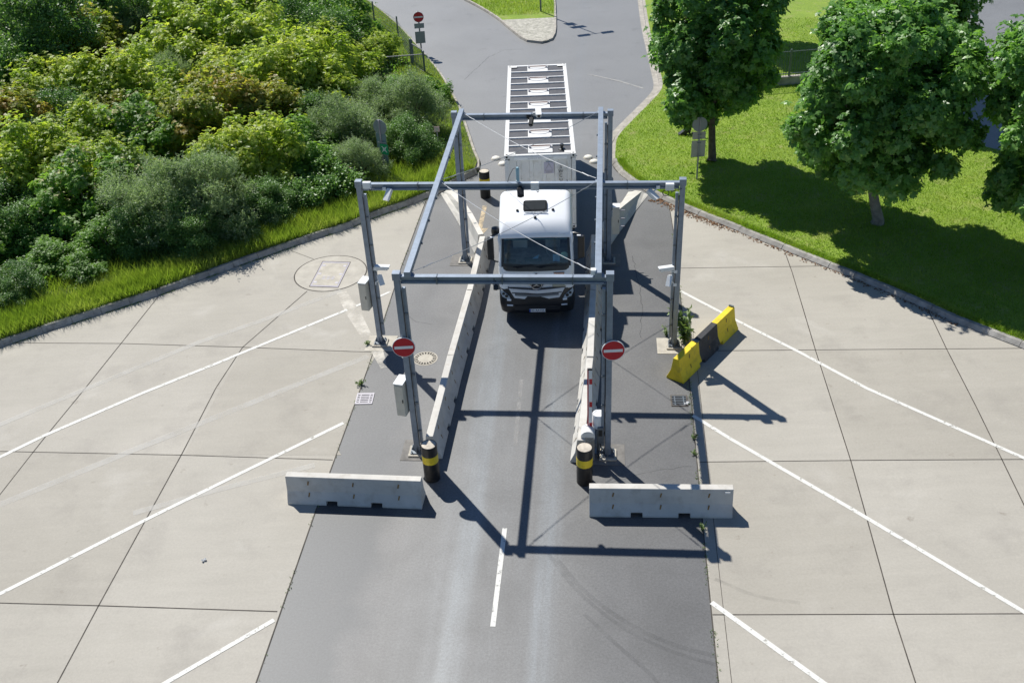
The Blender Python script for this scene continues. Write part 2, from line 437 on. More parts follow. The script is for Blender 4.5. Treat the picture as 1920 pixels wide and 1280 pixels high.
# kerb lines (road-side foot), from the lower outside round to the back
KL = W((-420, 812), (-160, 712), (0, 652), (151, 602), (299, 554), (447, 499), (584, 451), (660, 427), (692, 412), (756, 390), (818, 366), (871, 338), (896, 326))
KLR = W((900, 318), (903, 306), (893, 287), (879, 243), (865, 201), (848, 172), (830, 140), (800, 105), (775, 76), (745, 45), (705, 12), (660, -18), (560, -75), (420, -140))
KR = W((2300, 830), (2100, 735), (1920, 655), (1886, 642), (1800, 609), (1687, 558), (1590, 517), (1549, 502), (1470, 470), (1361, 425), (1279, 393), (1240, 374), (1200, 355), (1168, 334), (1150, 316), (1146, 303))
KRR = W((1146, 303), (1147, 280), (1150, 258), (1192, 216), (1230, 178), (1238, 163), (1231, 134), (1222, 95), (1212, 55), (1204, 0), (1196, -60), (1188, -140))
KI = W((700, -75), (800, -32), (869, 0), (924, 30), (962, 62), (980, 77), (997, 82), (1022, 83), (1038, 77), (1044, 63), (1044, 33), (1042, 0), (1038, -50), (1034, -100))
LE = W((430, 1420), (480, 1280), (590, 963), (690, 690), (752, 502), (788, 405), (800, 373))   # left joint between asphalt and slab
RE = W((1362, 1420), (1347, 1280), (1322, 1030), (1297, 760), (1283, 620), (1262, 430), (1254, 381))

def smooth_line(p, it=2):
    for _ in range(it):
        q = [p[0]]
        for a, b in zip(p[:-1], p[1:]): q += [a * .75 + b * .25, a * .25 + b * .75]
        q.append(p[-1]); p = q
    return p
KLR, KRR, KI = smooth_line(KLR), smooth_line(KRR), smooth_line(KI)
KR = KR[:-5] + smooth_line(KR[-5:])

a = MB()
far = W((300, -200), (1400, -200))
road = [LE[0]] + LE[1:] + KL[-4:] + KLR + [far[0], far[1]] + list(reversed(KRR)) + list(reversed(KR[-8:])) + list(reversed(RE))
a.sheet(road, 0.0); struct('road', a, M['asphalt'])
a = MB(); a.sheet(list(reversed(LE)) + [Vector((-40, 5)), Vector((-40, 30))] + KL[:10] + [Vector(KL[10])], .004)
struct('concrete_yard', a, M['slab'])
a = MB(); a.sheet(RE + list(reversed(KR[:12])) + [Vector((40, 15)), Vector((40, 5))], .004)
struct('concrete_yard', a, M['slab'])

def kerb(name, line, h, bat, tw, side, mat, seg=1.0):
    """row of kerb stones with open joints along a line; side=+1 body lies to the left of the direction of travel"""
    mb = MB(); P = [Vector((p[0], p[1])) for p in line]
    L = [0]
    for a_, b_ in zip(P[:-1], P[1:]): L.append(L[-1] + (b_ - a_).length)
    def pt(s):
        for i in range(len(P) - 1):
            if s <= L[i + 1] or i == len(P) - 2:
                t = (s - L[i]) / max(1e-6, L[i + 1] - L[i]); return P[i].lerp(P[i + 1], t)
    s = 0.
    while s < L[-1] - .05:
        e = min(s + seg, L[-1]); ks = [s + .006, e - .006]; rows = []
        dz = random.uniform(-.008, .008); dd = random.uniform(-.008, .008)
        for q in ks:
            p = pt(q); t = (pt(min(q + .1, L[-1])) - pt(max(q - .1, 0))).normalized(); nrm = Vector((-t.y, t.x)) * side
            rows.append([(p + nrm * (d + dd)).to_tuple() + (z,) for d, z in ((0, -.05), (0, .03 + dz), (bat, h + dz), (bat + tw, h + dz), (bat + tw, -.05))])
        vs = rows[0] + rows[1]
        mb.add(vs, [(i, i + 1, i + 6, i + 5) for i in range(4)] + [(0, 1, 2, 3, 4), (9, 8, 7, 6, 5)])
        s = e
    o = mb.build(name, mat); o['kind'] = 'structure'; return o
kerb('kerb', KL, .20, .10, .12, 1, M['kerb'])
kerb('kerb', KLR, .10, .04, .16, 1, M['kerb2'])
kerb('kerb', KR, .15, .11, .14, -1, M['kerb'])
kerb('kerb', KRR, .08, .03, .16, -1, M['kerb2'])
kerb('kerb', KI, .13, .03, .12, 1, M['kerb2'])
# gutter strips beside the rear kerbs
a = MB(); a.ribbon(offset(KRR[6:40], .16), .28, .004); struct('gutter', a, M['kerb2'])
# verges and lawn
vl = offset(KL, .20) + offset(KLR, .18)
a = MB(); a.sheet(list(reversed(vl)) + [Vector((-90, 25)), Vector((-140, 180)), Vector((-60, 180))], .17)
struct('verge_ground', a, M['verge'])
lw = offset(KR, -.23)[:-1] + offset(KRR, -.17)
LAWN = lw + [Vector((60, 110)), Vector((70, 30))]
a = MB(); a.sheet(LAWN, .10); struct('lawn_ground', a, M['lawn'])
cp = W((1640, -140), (1700, 60), (1740, 190), (1775, 255), (1850, 276), (1960, 300), (2400, 380), (2700, -140), z=.11)
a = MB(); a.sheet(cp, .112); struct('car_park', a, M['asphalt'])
a = MB(); a.ribbon(W((1780, 40), (1832, 95), (1864, 128), z=.11), .14, .117); struct('road_marking', a, M['white'])
isl = offset(KI, .13)
a = MB(); a.sheet(isl, .11); struct('traffic_island', a, M['lawn'])
tipl = [p for p in isl]
tip = [p for p in isl if p.y < at(1000, 34).y]
a = MB(); a.sheet(tip, .116); struct('island_paving', a, M['setts'])

# joints in the slabs
J = MB()
def jl(wd, *px): J.ribbon(W(*px), wd, .008)
jl(.028, (20, 643), (227, 644), (455, 651), (660, 659), (697, 660)); jl(.028, (-60, 844), (0, 846), (340, 853), (624, 862)); jl(.03, (-60, 1128), (0, 1130), (185, 1135), (520, 1146))
jl(.03, (297, 556), (227, 644), (150, 740), (80, 825), (0, 927), (-40, 980)); jl(.03, (576, 546), (455, 651), (405, 727), (340, 853), (185, 1135), (105, 1285))
jl(.028, (1308, 658), (1525, 656), (1925, 653)); jl(.026, (1312, 866), (1595, 863), (1925, 861)); jl(.026, (1336, 1152), (1675, 1151), (1925, 1150)); jl(.026, (1272, 503), (1480, 500), (1545, 499))
jl(.03, (1471, 471), (1485, 510), (1530, 660), (1595, 863), (1675, 1151), (1720, 1290)); jl(.03, (1741, 583), (1775, 655), (1830, 762), (1872, 848), (1925, 957))
jl(.022, (545, 470), (588, 486))
J.ribbon([p + Vector((-.0, 0)) for p in LE], .03, .0085); J.ribbon(RE, .03, .0085)
J.ribbon(offset(RE[1:5], -.28), .014, .008)
struct('slab_joints', J, M['joint'])

# seams and cracks in the asphalt
a = MB()
def crack(wd, z, *px):
    P = smooth_line(W(*px), 1); out = []
    for p_, q_ in zip(P[:-1], P[1:]):
        n_ = max(2, int((q_ - p_).length / .18))
        for i in range(n_): out.append(p_.lerp(q_, i / n_) + Vector((random.gauss(0, .018), random.gauss(0, .018))))
    a.ribbon(out, wd, z)
crack(.014, .0035, (745, 560), (770, 600), (815, 610)); crack(.012, .0036, (1140, 905), (1230, 880), (1306, 872))
crack(.03, .0036, (1110, 142), (1160, 153), (1205, 166)); crack(.025, .0036, (870, 150), (930, 95), (990, 92)); crack(.02, .0037, (1185, 480), (1205, 560), (1200, 640))
struct('asphalt_cracks', a, M['crack'])
a = MB()
for q_ in (((708, 662), (690, 692), (632, 840), (640, 853), (345, 853), (456, 652)), ((1313, 867), (1594, 864), (1674, 1150), (1337, 1151)), ((0, 848), (338, 854), (186, 1134), (0, 1129)), ((1532, 658), (1774, 656), (1830, 763), (1870, 847), (1880, 860), (1597, 862))):
    a.sheet(W(*q_), .0058)
struct('concrete_panels', a, M['slab2'])
# painted markings
a = MB()
def wl(wd, *px): a.ribbon(W(*px), wd, .012)
wl(.13, (-80, 892), (0, 857), (80, 818), (265, 738), (431, 671.5)); wl(.125, (431, 671), (651, 581)); wl(.11, (668, 574), (684, 567)); wl(.10, (712, 556), (732, 547))
wl(.12, (-60, 1147), (0, 1113), (290, 966), (644, 793)); wl(.12, (290, 1292), (312, 1279), (514, 1162))
wl(.12, (1276, 546), (1385, 603), (1500, 661), (1625, 728), (1925, 861)); wl(.12, (1299, 779), (1370, 823), (1600, 956), (1925, 1150)); wl(.13, (1334, 1129), (1545, 1281), (1600, 1320))
struct('road_marking', a, M['white'])
a = MB(); a.ribbon(W((946.5, 990), (924, 1174)), .12, .005); struct('road_marking', a, M['white'])
a = MB(); a.ribbon(W((978, 712), (966, 836)), .12, .005); struct('faded_marking', a, m_stain('worn_dash', (.42, .41, .39), .55, 3.))
a = MB()
a.ribbon(W((-40, 812), (0, 796), (370, 643), (495, 600), (640, 545)), .22, .010); a.ribbon(W((0, 946), (240, 848), (690, 668)), .25, .010); a.ribbon(W((250, 962), (420, 915), (590, 872)), .2, .010)
a.ribbon(W((1105, 140), (1160, 152), (1206, 166)), .10, .005)
struct('faded_marking', a, M['oldpaint'])
a = MB(); a.ribbon(W((640, 548), (662, 585), (688, 632)), [.35, .5, .35], .011); a.ribbon(W((700, 640), (720, 690)), [.5, .2], .009); struct('cement_smear', a, M['pale'])
a = MB()
sh0, sh1 = W((909, 386), (900, 428)); dv = (sh1 - sh0).normalized(); nv = Vector((-dv.y, dv.x))
a.sheet([sh0 + nv * .09, sh0 - nv * .09, sh1 - nv * .09, sh1 + nv * .09], .005)
hd = sh1 + dv * .95
a.sheet([sh1 + nv * .33, sh1 - nv * .33, hd], .005); struct('arrow_marking', a, M['arrowp'])
# tyre marks
a = MB()
a.ribbon(smooth_line(W((1046, 1050), (1095, 1110), (1180, 1172), (1270, 1212), (1345, 1230))), .12, .005)
a.ribbon(smooth_line(W((1030, 1040), (1080, 1108), (1166, 1178), (1258, 1222), (1345, 1246))), .10, .006)
a.ribbon(smooth_line(W((1095, 1150), (1160, 1212), (1220, 1262), (1250, 1300))), .10, .007)
a.ribbon(smooth_line(W((1340, 1085), (1420, 1120), (1500, 1130))), .1, .013)
struct('tyre_marks', a, M['rubber'])

# ------------------------------------------------------------------ covers and drains
def big_cover():
    c = at(620, 512); l, r = at(555, 512), at(685, 512); rad = (r - l).length / 2
    t = thing('utility_cover', 'large rectangular steel framed cover set in a round concrete collar left of the gantry', 'utility cover', (c.x, c.y, 0))
    d = MB(); d.lathe([(rad, .003), (rad, .009)], 48); d.build('collar', pm('collar_concrete', (.45, .42, .36), .9, var=.12, scale=2.5, dirt=(.36, .32, .26), dirt_amt=.5), t)
    d = MB(); d.lathe([(rad + .045, .002), (rad + .045, .007)], 48); d.build('collar_joint', M['joint'], t)
    q = [at(*p) - c for p in ((605.3, 491), (656.5, 492.3), (633.7, 539), (581, 537))]
    ctr = sum((p for p in q), Vector()) / 4
    def inset(k): return [(p.x + (ctr.x - p.x) * k, p.y + (ctr.y - p.y) * k) for p in q]
    d = MB(); d.prism(inset(-.045), .006, .0115); d.build('joint', M['joint'], t)
    d = MB(); d.prism(inset(0), .01, .016); d.build('frame', pm('cover_frame_steel', (.29, .275, .31), .6, metal=.2), t)
    d = MB(); d.prism(inset(.1), .012, .019); d.build('lid', M['cover'], t)
    e = MB(); ux = (q[1] - q[0]).normalized(); uy = (q[0] - q[3]).normalized()
    mid = ctr - uy * .28
    for i in range(3):
        for j in range(3): e.box(mid + ux * (i - 1) * .17 + uy * (j - 1) * .085 + Vector((0, 0, .02)), (.12, .045, .006), math.atan2(ux.y, ux.x))
    e.build('embossed_pads', M['zinc'], t)
    for s1 in (-1, 1):
        for s2 in (-1, 0, 1): e = MB(); e.box(ctr + ux * s1 * .40 + uy * s2 * .62 + Vector((0, 0, .02)), (.12, .12, .006), math.atan2(ux.y, ux.x)); e.build('corner_lock', M['zinc'], t)
big_cover()
c = at(797.5, 672); rad = (at(821, 672) - at(775, 672)).length / 2
t = thing('manhole_cover', 'round cast iron manhole cover with concrete filled centre in the asphalt', 'manhole cover', (c.x, c.y, 0))
d = MB(); d.lathe([(rad, 0), (rad, .006), (rad * .93, .007)], 40); d.build('ring', M['cover'], t)
d = MB(); d.lathe([(rad * .90, .004), (rad * .90, .009)], 40); d.build('seat_ring', M['cast'], t)
d = MB(); d.lathe([(rad * .84, .005), (rad * .84, .0115)], 40); d.build('lid', M['cover'], t)
d = MB()
for i in range(20):
    an = 2 * math.pi * i / 20; d.box((rad * .72 * math.cos(an), rad * .72 * math.sin(an), .011), (.085, .045, .005), an)
d.build('vent_slots', M['void'], t)
def grate(pts, label, rot_long):
    q = [at(*p) for p in pts]; c = sum(q, Vector()) / 4; ux = (q[1] - q[0]); uy = (q[3] - q[0]); wx, wy = ux.length, uy.length
    t = thing('drain_grate', label, 'drain grate', (c.x, c.y, 0), math.atan2(ux.y, ux.x), 'drain grates beside the portal')
    d = MB(); d.box((0, 0, .004), (wx, wy, .006)); d.build('sump', M['void'], t)
    f = MB()
    for s in (-1, 1):
        f.box((s * wx * .5, 0, .012), (.035, wy + .035, .02)); f.box((0, s * wy * .5, .0115), (wx, .035, .02))
    f.build('frame', M['zinc'] if rot_long else M['cast'], t)
    b = MB(); n = 6
    for i in range(n): b.box((0, -wy / 2 + wy * (i + .5) / n, .012), (wx - .03, .028 if not rot_long else .05, .014))
    for s in (-.28, .28): b.box((s * wx, 0, .0105), (.03, wy - .03, .014))
    b.build('bars', M['zinc'] if rot_long else M['steeld'], t)
grate([(672, 738), (702, 737.5), (696, 757), (666, 757.5)], 'bright worn drain grate beside the left yard edge with a weed above it', True)
grate([(1258, 742), (1287, 742), (1289, 761), (1260, 761)], 'dark rusty drain grate beside the right yard edge below the yellow barrier', False)

# ------------------------------------------------------------------ concrete barriers
def barrier_profile(z1=1., xs=1.):
    pr = [(-.30, 0), (-.30, .06), (-.265, .13), (-.165, .36), (-.10, .80), (.10, .80), (.165, .36), (.265, .13), (.30, .06), (.30, 0)]
    return [(x * xs, z * z1) for x, z in pr]
def barrier_mesh(L, notches=True, bands=False):
    """Jersey barrier along local X with two drain notches; vertex profile lofted between stations"""
    mb = MB(); full = barrier_profile(); n = len(full)
    nt = [(x, max(z, .13)) for x, z in full]; nt[0] = (-.265, .13); nt[1] = (-.265, .13); nt[8] = (.265, .13); nt[9] = (.265, .13)
    st = [(-L / 2, 0)]
    if notches:
        for cx in (-L / 6, L / 6): st += [(cx - .15, 1), (cx + .15, 0)]
    st.append((L / 2, 0))
    for i in range(len(st) - 1):
        x0, x1 = st[i][0], st[i + 1][0]; notch = st[i][1]
        pr = nt if notch else full
        cuts = [x0, x1]
        if bands:
            for bx in (-L / 6, L / 6):
                if x0 < bx < x1: cuts = [x0, bx, x1]
        for a_, b_ in zip(cuts[:-1], cuts[1:]):
            mb.mi = (1 if abs((a_ + b_) / 2) < L / 6 else 0) if bands else 0
            vs = [(a_, y, z) for y, z in pr] + [(b_, y, z) for y, z in pr]
            rng_ = range(1, n - 2) if notch else range(n - 1)
            fs = [(k, k + 1, n + k + 1, n + k) for k in rng_]
            fs.append((1, n + 1, n + 8, 8) if notch else (0, n, 2 * n - 1, n - 1))
            mb.add(vs, fs)
        if notch:
            lowp = [(-.30, 0), (-.30, .06), (-.265, .13), (.265, .13), (.30, .06), (.30, 0)]
            for xx in (x0, x1): mb.add([(xx, y, z) for y, z in lowp], [tuple(range(6))])
    mb.mi = 0
    for xx in (-L / 2, L / 2): mb.add([(xx, y, z) for y, z in full], [tuple(range(n))])
    return mb
def weld(o):
    bm = bmesh.new(); bm.from_mesh(o.data); bmesh.ops.remove_doubles(bm, verts=bm.verts, dist=.0008)
    bmesh.ops.recalc_face_normals(bm, faces=bm.faces); bm.to_mesh(o.data); bm.free()
def slots(t, L):
    sl = MB(); sl.box((0, 0, 0), (.035, .012, .12)); me = sl.mesh('tie_slot', M['rust'])
    for s in (-1, 1):
        for x in (-L / 3, 0, L / 3):
            for z, y in ((.62, .131), (.28, .202)):
                o = link('tie_slot', me, t); o.location = (x, s * y, z); o.rotation_euler = (s * (R(8) if z > .5 else R(20)), R(12), 0)
def new_barrier(label, L, loc, rz, group, bands=False):
    t = thing('concrete_barrier', label, 'traffic barrier', loc, rz, group)
    o = barrier_mesh(L, True, bands).build('body', [M['yellow'], M['black']] if bands else M['barrier'], t, None, .012); weld(o)
    slots(t, L); return t
def between(p, q): return ((p.x + q.x) / 2, (p.y + q.y) / 2, 0), math.atan2(q.y - p.y, q.x - p.x), (q - p).length
GB = 'grey concrete barriers around the portal'
p, q = at(535, 945), at(796, 955); d = (q - p).normalized(); nrm = Vector((-d.y, d.x, 0)) * .3
loc, rz, L = between(p + nrm, q + nrm)
fb = new_barrier('grey concrete barrier standing crosswise before the left black and yellow bollard', 3.62, loc, rz, GB)
p, q = at(1105, 969), at(1373, 972); d = (q - p).normalized(); nrm = Vector((-d.y, d.x, 0)) * .3
loc, rz, L = between(p + nrm, q + nrm)
fb2 = dup(fb, loc, rz, 'grey concrete barrier standing crosswise before the right black and yellow bollard')
k = MB(); k.box((1.66, -.135, .72), (.13, .012, .05)); k.build('label_plate', M['signw'], fb2)
loc, rz, L = between(at(1268, 673, .8), at(1372, 574, .8))
yb = new_barrier('concrete barrier painted yellow and black standing askew beside the right outer post', 3.62, loc, rz, None, True)
k = MB(); k.box((1.77, 0, .825), (.06, .16, .05)); k.build('lifting_lug', M['steeld'], yb)
k = MB(); k.box((-.63, 0, .81), (.10, .22, .03)); k.build('lifting_lug', M['steeld'], yb)
lb = None
for a_, b_, lab in (((-2.40, 21.50), (-1.90, 25.46), 'concrete lane barrier left of the lane, nearest the camera, ending by the bollard'),
                    ((-1.89, 25.52), (-1.36, 29.27), 'second concrete lane barrier left of the lane, facing the truck bumper'),
                    ((-1.345, 29.33), (-.90, 33.15), 'scuffed concrete lane barrier left of the lane, beside the truck cab')):
    p, q = Vector((*a_, 0)), Vector((*b_, 0)); loc, rz, L = between(p, q)
    if lb is None: lb = new_barrier(lab, 3.94, loc, rz, GB)
    else: dup(lb, loc, rz, lab)
for a_, b_, lab in (((1.72, 21.0), (2.33, 24.93), 'concrete lane barrier right of the lane, behind the red and white boom'),
                    ((2.345, 24.99), (2.81, 28.9), 'concrete lane barrier right of the lane, half in the shadow of the truck'),
                    ((2.82, 28.96), (3.22, 32.85), 'shaded concrete lane barrier right of the truck cab')):
    p, q = Vector((*a_, 0)), Vector((*b_, 0)); loc, rz, L = between(p, q); dup(lb, loc, rz, lab)
def end_barrier(label, a_, k_, b_):
    """short full-height piece from a_ to k_, then a ramped end running into the ground at b_"""
    p, kx, q = Vector((*a_, 0)), Vector((*k_, 0)), Vector((*b_, 0)); L = (q - p).length; l1 = (kx - p).length
    t = thing('barrier_ramp_end', label, 'traffic barrier', (p.x, p.y, 0), math.atan2(q.y - p.y, q.x - p.x), GB)
    mb = MB(); n = 10; st = [(0, 1, 1), (l1, 1, 1)] + [(l1 + (L - l1) * f, 1 - .86 * f, 1 + .45 * f) for f in (.25, .5, .75, 1)]
    for (x0, z0, s0), (x1, z1, s1) in zip(st[:-1], st[1:]):
        vs = [(x0, y, z) for y, z in barrier_profile(z0, s0)] + [(x1, y, z) for y, z in barrier_profile(z1, s1)]
        mb.add(vs, [(i, i + 1, n + i + 1, n + i) for i in range(n - 1)] + [(0, n, 2 * n - 1, n - 1)])
    for x0, z0, s0 in (st[0], st[-1]): mb.add([(x0, y, z) for y, z in barrier_profile(z0, s0)], [tuple(range(n))])
    o = mb.build('body', M['barrier'], t, None, .012); weld(o)
    j = MB(); j.box((l1, 0, .79), (.03, .22, .03)); j.box((l1 * .5, 0, .795), (.05, .1, .03)); j.build('joint_hook', M['steeld'], t)
end_barrier('pale concrete barrier with a ramped end veering left behind the left inner post', (-.95, 33.35), (-1.42, 35.2), (-2.28, 38.95))
end_barrier('concrete barrier with a ramped end veering right behind the beige cabinet', (3.5, 33.25), (4.12, 34.6), (5.55, 37.85))

# ------------------------------------------------------------------ bollards
def bollard(p, label):
    t = thing('bollard', label, 'bollard', (p.x, p.y, 0), 0, 'black and yellow bollards at the portal corners')
    b = MB(); b.lathe([(.215, 0), (.215, 1.16), (.205, 1.175), (.195, 1.175), (.19, 1.15)], 32); b.build('shaft', M['bollard'], t, 30)
    b = MB(); b.lathe([(.218, .62), (.218, .865)], 32); b.build('yellow_band', M['bandy'], t, 30)
    b = MB(); b.lathe([(.19, 1.10), (.192, 1.168), (.15, 1.178)], 24); b.build('concrete_fill', M['fill'], t, 40)
    return t
b0 = bollard(Vector((-2.35, 20.72, 0)), 'black bollard with yellow band at the near end of the left lane barriers')
dup(b0, (1.75, 20.27, 0), 1., 'black bollard with yellow band at the near end of the right lane barriers')
dup(b0, (-.79, 38.26, 0), 2., 'black bollard behind the mid beam at the far left corner of the portal')

# ------------------------------------------------------------------ gantry
GYAW = math.atan2(-.1078, .9942); GO = Vector((-.1585, 21.572, 0)); GR = Matrix.Rotation(GYAW, 3, 'Z')
def G(u, v, z=0.): return GO + GR @ Vector((u, v, z))
gan = thing('portal_gantry', 'grey steel portal frame of posts and beams straddling the truck lane', 'gantry', GO, GYAW)
PH = 5.80
posts = dict(FL=(-2.657, 0), FR=(2.657, 0), RL=(-2.62, 11.02), RR=(2.69, 11.0), ML=(-4.77, 5.47), MR=(4.757, 5.47))
def ibeam(mb, a_, b_, wf, h, tf=.018, tw=.012):
    """H section between two points along X or Y, a_/b_ centre of top flange"""
    a_, b_ = Vector(a_), Vector(b_); d = b_ - a_; c = (a_ + b_) / 2; L = d.length; rz = math.atan2(d.y, d.x)
    mb.box(c - Vector((0, 0, tf / 2)), (L, wf, tf), rz); mb.box(c - Vector((0, 0, h - tf / 2)), (L, wf, tf), rz)
    mb.box(c - Vector((0, 0, h / 2)), (L, tw, h - 2 * tf), rz)
for k_, (u, v) in posts.items():
    mb = MB(); outer = k_ in ('ML', 'MR')
    s = 1 if u > 0 else -1
    mb.box((u, v, PH / 2 - .09), (.155, .155, PH - .22))
    po = mb.build('post', M['steel'], gan, None, .008)
    mb = MB(); mb.box((u, v, PH - .10), (.20, .20, .20)); mb.build('post_cap', M['steel'], po, None, .006)
    mb = MB(); mb.box((u, v, .075), (.36, .36, .03))
    for sx in (-1, 1):
        mb.prism([(0, 0), (.1, 0), (0, .22)], -.008, .008, lambda x, y, z, sx=sx: (u + sx * (.076 + x), v + z, .09 + y))
        mb.prism([(0, 0), (.1, 0), (0, .22)], -.008, .008, lambda x, y, z, sx=sx: (u + z, v + sx * (.076 + x), .09 + y))
        for sy in (-1, 1): mb.tube([(u + sx * .14, v + sy * .14, .08), (u + sx * .14, v + sy * .14, .15)], .018, 6)
    mb.build('base_plate', M['steeld'], po)
    # cable duct riding the lane side of the post with clamps
    mb = MB(); du = -s * .145
    mb.box((u + du, v + .01, PH / 2 - .05), (.085, .10, PH - .8)); duct = mb.build('cable_duct', M['steel'], po, None, .006)
    mb = MB()
    for z in np.arange(.8, PH - .5, .95): mb.box((u + du * .62, v - .03, z), (.17, .03, .035)); mb.box((u + du, v - .05, z), (.10, .03, .06))
    mb.build('clamps', M['steeld'], po)
    mb = MB(); zz = np.linspace(.3, PH - .5, 9)
    mb.tube([(u + du * .62 + .006 * math.sin(z * 3), v - .075, z) for z in zz], .012, 6); mb.build('cable', M['blackp'], po)
for u0, u1, v in ((-2.56, 2.56, 0.), (-4.67, 4.66, 5.47), (-2.52, 2.59, 11.01)):
    mb = MB(); ibeam(mb, (u0, v, PH - .10), (u1, v, PH - .10), .15, .20); bm_ = mb.build('cross_beam', M['steel'], gan)
    mb = MB(); mb.tube([(u0 + .05, v - .05, PH - .27), (u1 - .05, v - .05, PH - .27)], .017, 6); mb.build('conduit_pipe', M['conduit'], bm_)
    mb = MB()
    for f in (.18, .5, .84): mb.box((u0 + (u1 - u0) * f, v, PH - .20), (.03, .165, .225))
    mb.build('pipe_clips', M['steeld'], bm_)
for u in (-2.36, 2.37):
    mb = MB(); mb.box((u, 5.5, PH - .018), (.165, 11.25, .16)); lbm = mb.build('longitudinal_beam', M['steel'], gan, None, .008)
    mb = MB()
    for v in (0, 5.47, 11.0): mb.box((u, v, PH - .088), (.26, .2, .03))
    mb.build('splice_plates', M['steel'], lbm)
    for v in (1.6, 2.9, 4.3, 7.2, 8.9):
        mb = MB(); mb.box((u - .10 * (1 if u > 0 else -1), v, PH - .04), (.05, .06, .05)); mb.build('cable_cleat', M['steeld'], lbm)
zc = PH - .04
for a_, b_ in (((-2.25, .12), (2.26, 5.36)), ((2.26, .12), (-2.25, 5.36)), ((-2.25, 5.6), (2.26, 10.9)), ((2.26, 5.6), (-2.25, 10.9))):
    mb = MB(); A_, B_ = Vector((*a_, zc)), Vector((*b_, zc))
    mb.tube([A_.lerp(B_, f) - Vector((0, 0, .16 * 4 * f * (1 - f))) for f in np.linspace(0, 1, 13)], .0095, 6)
    for f in (.07, .93):
        c_ = A_.lerp(B_, f) - Vector((0, 0, .16 * 4 * f * (1 - f))); dd_ = (B_ - A_).normalized() * .16
        mb.tube([c_ - dd_, c_ + dd_], .018, 6)
    mb.build('brace_cable', M['cable'], gan)

footlab = {'FL': 'concrete footing under the near left inner post behind the bollard', 'FR': 'concrete footing under the near right inner post beside the boom barrier',
           'RL': 'concrete footing under the far left inner post beside the angled barrier', 'RR': 'shaded concrete footing under the far right inner post below the cabinet',
           'ML': 'concrete footing under the left outer post behind the no entry sign', 'MR': 'concrete footing under the right outer post beside a leafy weed'}
for k_, (u, v) in posts.items():
    p = G(u, v)
    t = thing('post_footing', footlab[k_], 'post footing', (p.x, p.y, 0), GYAW, 'concrete footings of the gantry posts')
    mb = MB(); mb.box((random.uniform(-.08, .08), random.uniform(-.06, .1), .008), (.95, .9, .008)); mb.build('pad', M['cover'] if k_ in ('ML', 'MR') else M['patch'], t)
    mb = MB(); mb.box((0, -.02, .035), (.48, .48, .05)); mb.build('plinth', M['cover'], t, None, .012)

# ------------------------------------------------------------------ fixtures on the gantry
def dirq(d):
    d = Vector(d).normalized(); return d.to_track_quat('Y', 'Z')
def camera_unit(name_label, loc, d, base, mat='whitep', L=.42, w_=.13, shield=True, group='security cameras on the gantry'):
    """bullet camera: shielded housing looking along d, lens, wall bracket reaching to base"""
    t = thing('security_camera', name_label, 'camera', loc, 0, group)
    q = dirq(d).to_matrix()
    mb = MB(); mb.box((0, 0, 0), (w_, L, w_ * .95), 0, q); h = mb.build('housing', M[mat], t, None, .015)
    if shield:
        mb = MB(); mb.box(q @ Vector((0, .04, w_ * .56)), (w_ * 1.25, L * 1.12, .014), 0, q)
        for s in (-1, 1): mb.box(q @ Vector((s * w_ * .62, .04, w_ * .3)), (.012, L * 1.1, w_ * .5), 0, q)
        mb.build('sunshield', M[mat], h)
    mb = MB(); a_ = q @ Vector((0, L * .5, 0)); b_ = q @ Vector((0, L * .5 + .03, 0)); mb.tube([a_, b_], w_ * .33, 12); mb.build('lens', M['blackp'], h)
    bl = Vector(base) - Vector(loc); st = q @ Vector((0, -L * .2, -w_ * .45))
    mb = MB(); mb.tube([st, st.lerp(bl, .3) - Vector((0, 0, .05)), bl], .022, 8); mb.box(bl, (.1, .06, .1)); mb.build('bracket', M[mat], t)
    return t
pML, pMR = G(*posts['ML']), G(*posts['MR'])
camera_unit('white camera pointing right from the left outer post, upper of its pair', (-3.95, 27.36, 2.9), (1, -.12, -.02), (pML.x + .08, pML.y - .05, 2.82))
camera_unit('small white camera tilted down on the left outer post, lower of its pair', (-4.02, 27.32, 2.52), (.25, -.5, -.75), (pML.x + .08, pML.y - .05, 2.3), L=.3, w_=.12)
camera_unit('white camera pointing left from the right outer post, upper of its pair', (4.82, 26.42, 2.88), (-1, -.1, -.04), (pMR.x - .08, pMR.y - .05, 2.76))
camera_unit('small white camera tilted down on the right outer post, lower of its pair', (4.90, 26.36, 2.52), (-.25, -.5, -.75), (pMR.x - .08, pMR.y - .05, 2.3), L=.3, w_=.12)
g1 = at_y(729, 364, G(-3.9, 5.3).y); camera_unit('white camera hung under the mid beam near its left end', (g1.x, g1.y, g1.z), (-.35, -.6, -.7), G(-4.0, 5.4, PH - .24), L=.34)
g2 = at_y(1222, 365, G(3.9, 5.3).y); camera_unit('white camera hung under the mid beam near its right end', (g2.x, g2.y, g2.z), (.6, -.6, -.5), G(4.05, 5.4, PH - .24), L=.34)
g3 = at_y(976, 361, G(.1, 5.3).y); camera_unit('black camera hung under the mid beam above the cab roof', (g3.x, g3.y, g3.z), (0, -1, -.9), (g3.x, g3.y + .1, PH - .24), 'blackp', .22, .2, False)
g4 = G(.0, 10.85, PH + .03); camera_unit('white camera lying across the middle of the far beam', (at_y(1009.5, 216, g4.y).x, g4.y - .05, PH - .0), (0, -1, -.12), (at_y(1002, 216, g4.y).x, g4.y + .12, PH - .1), L=.5, w_=.15)
g5 = at_y(996, 228, G(-.1, 10.8).y); camera_unit('black camera slung under the middle of the far beam', (g5.x, g5.y, g5.z), (-.2, -.8, -.6), (g5.x - .1, g5.y + .15, PH - .2), 'blackp', .3, .14, False)
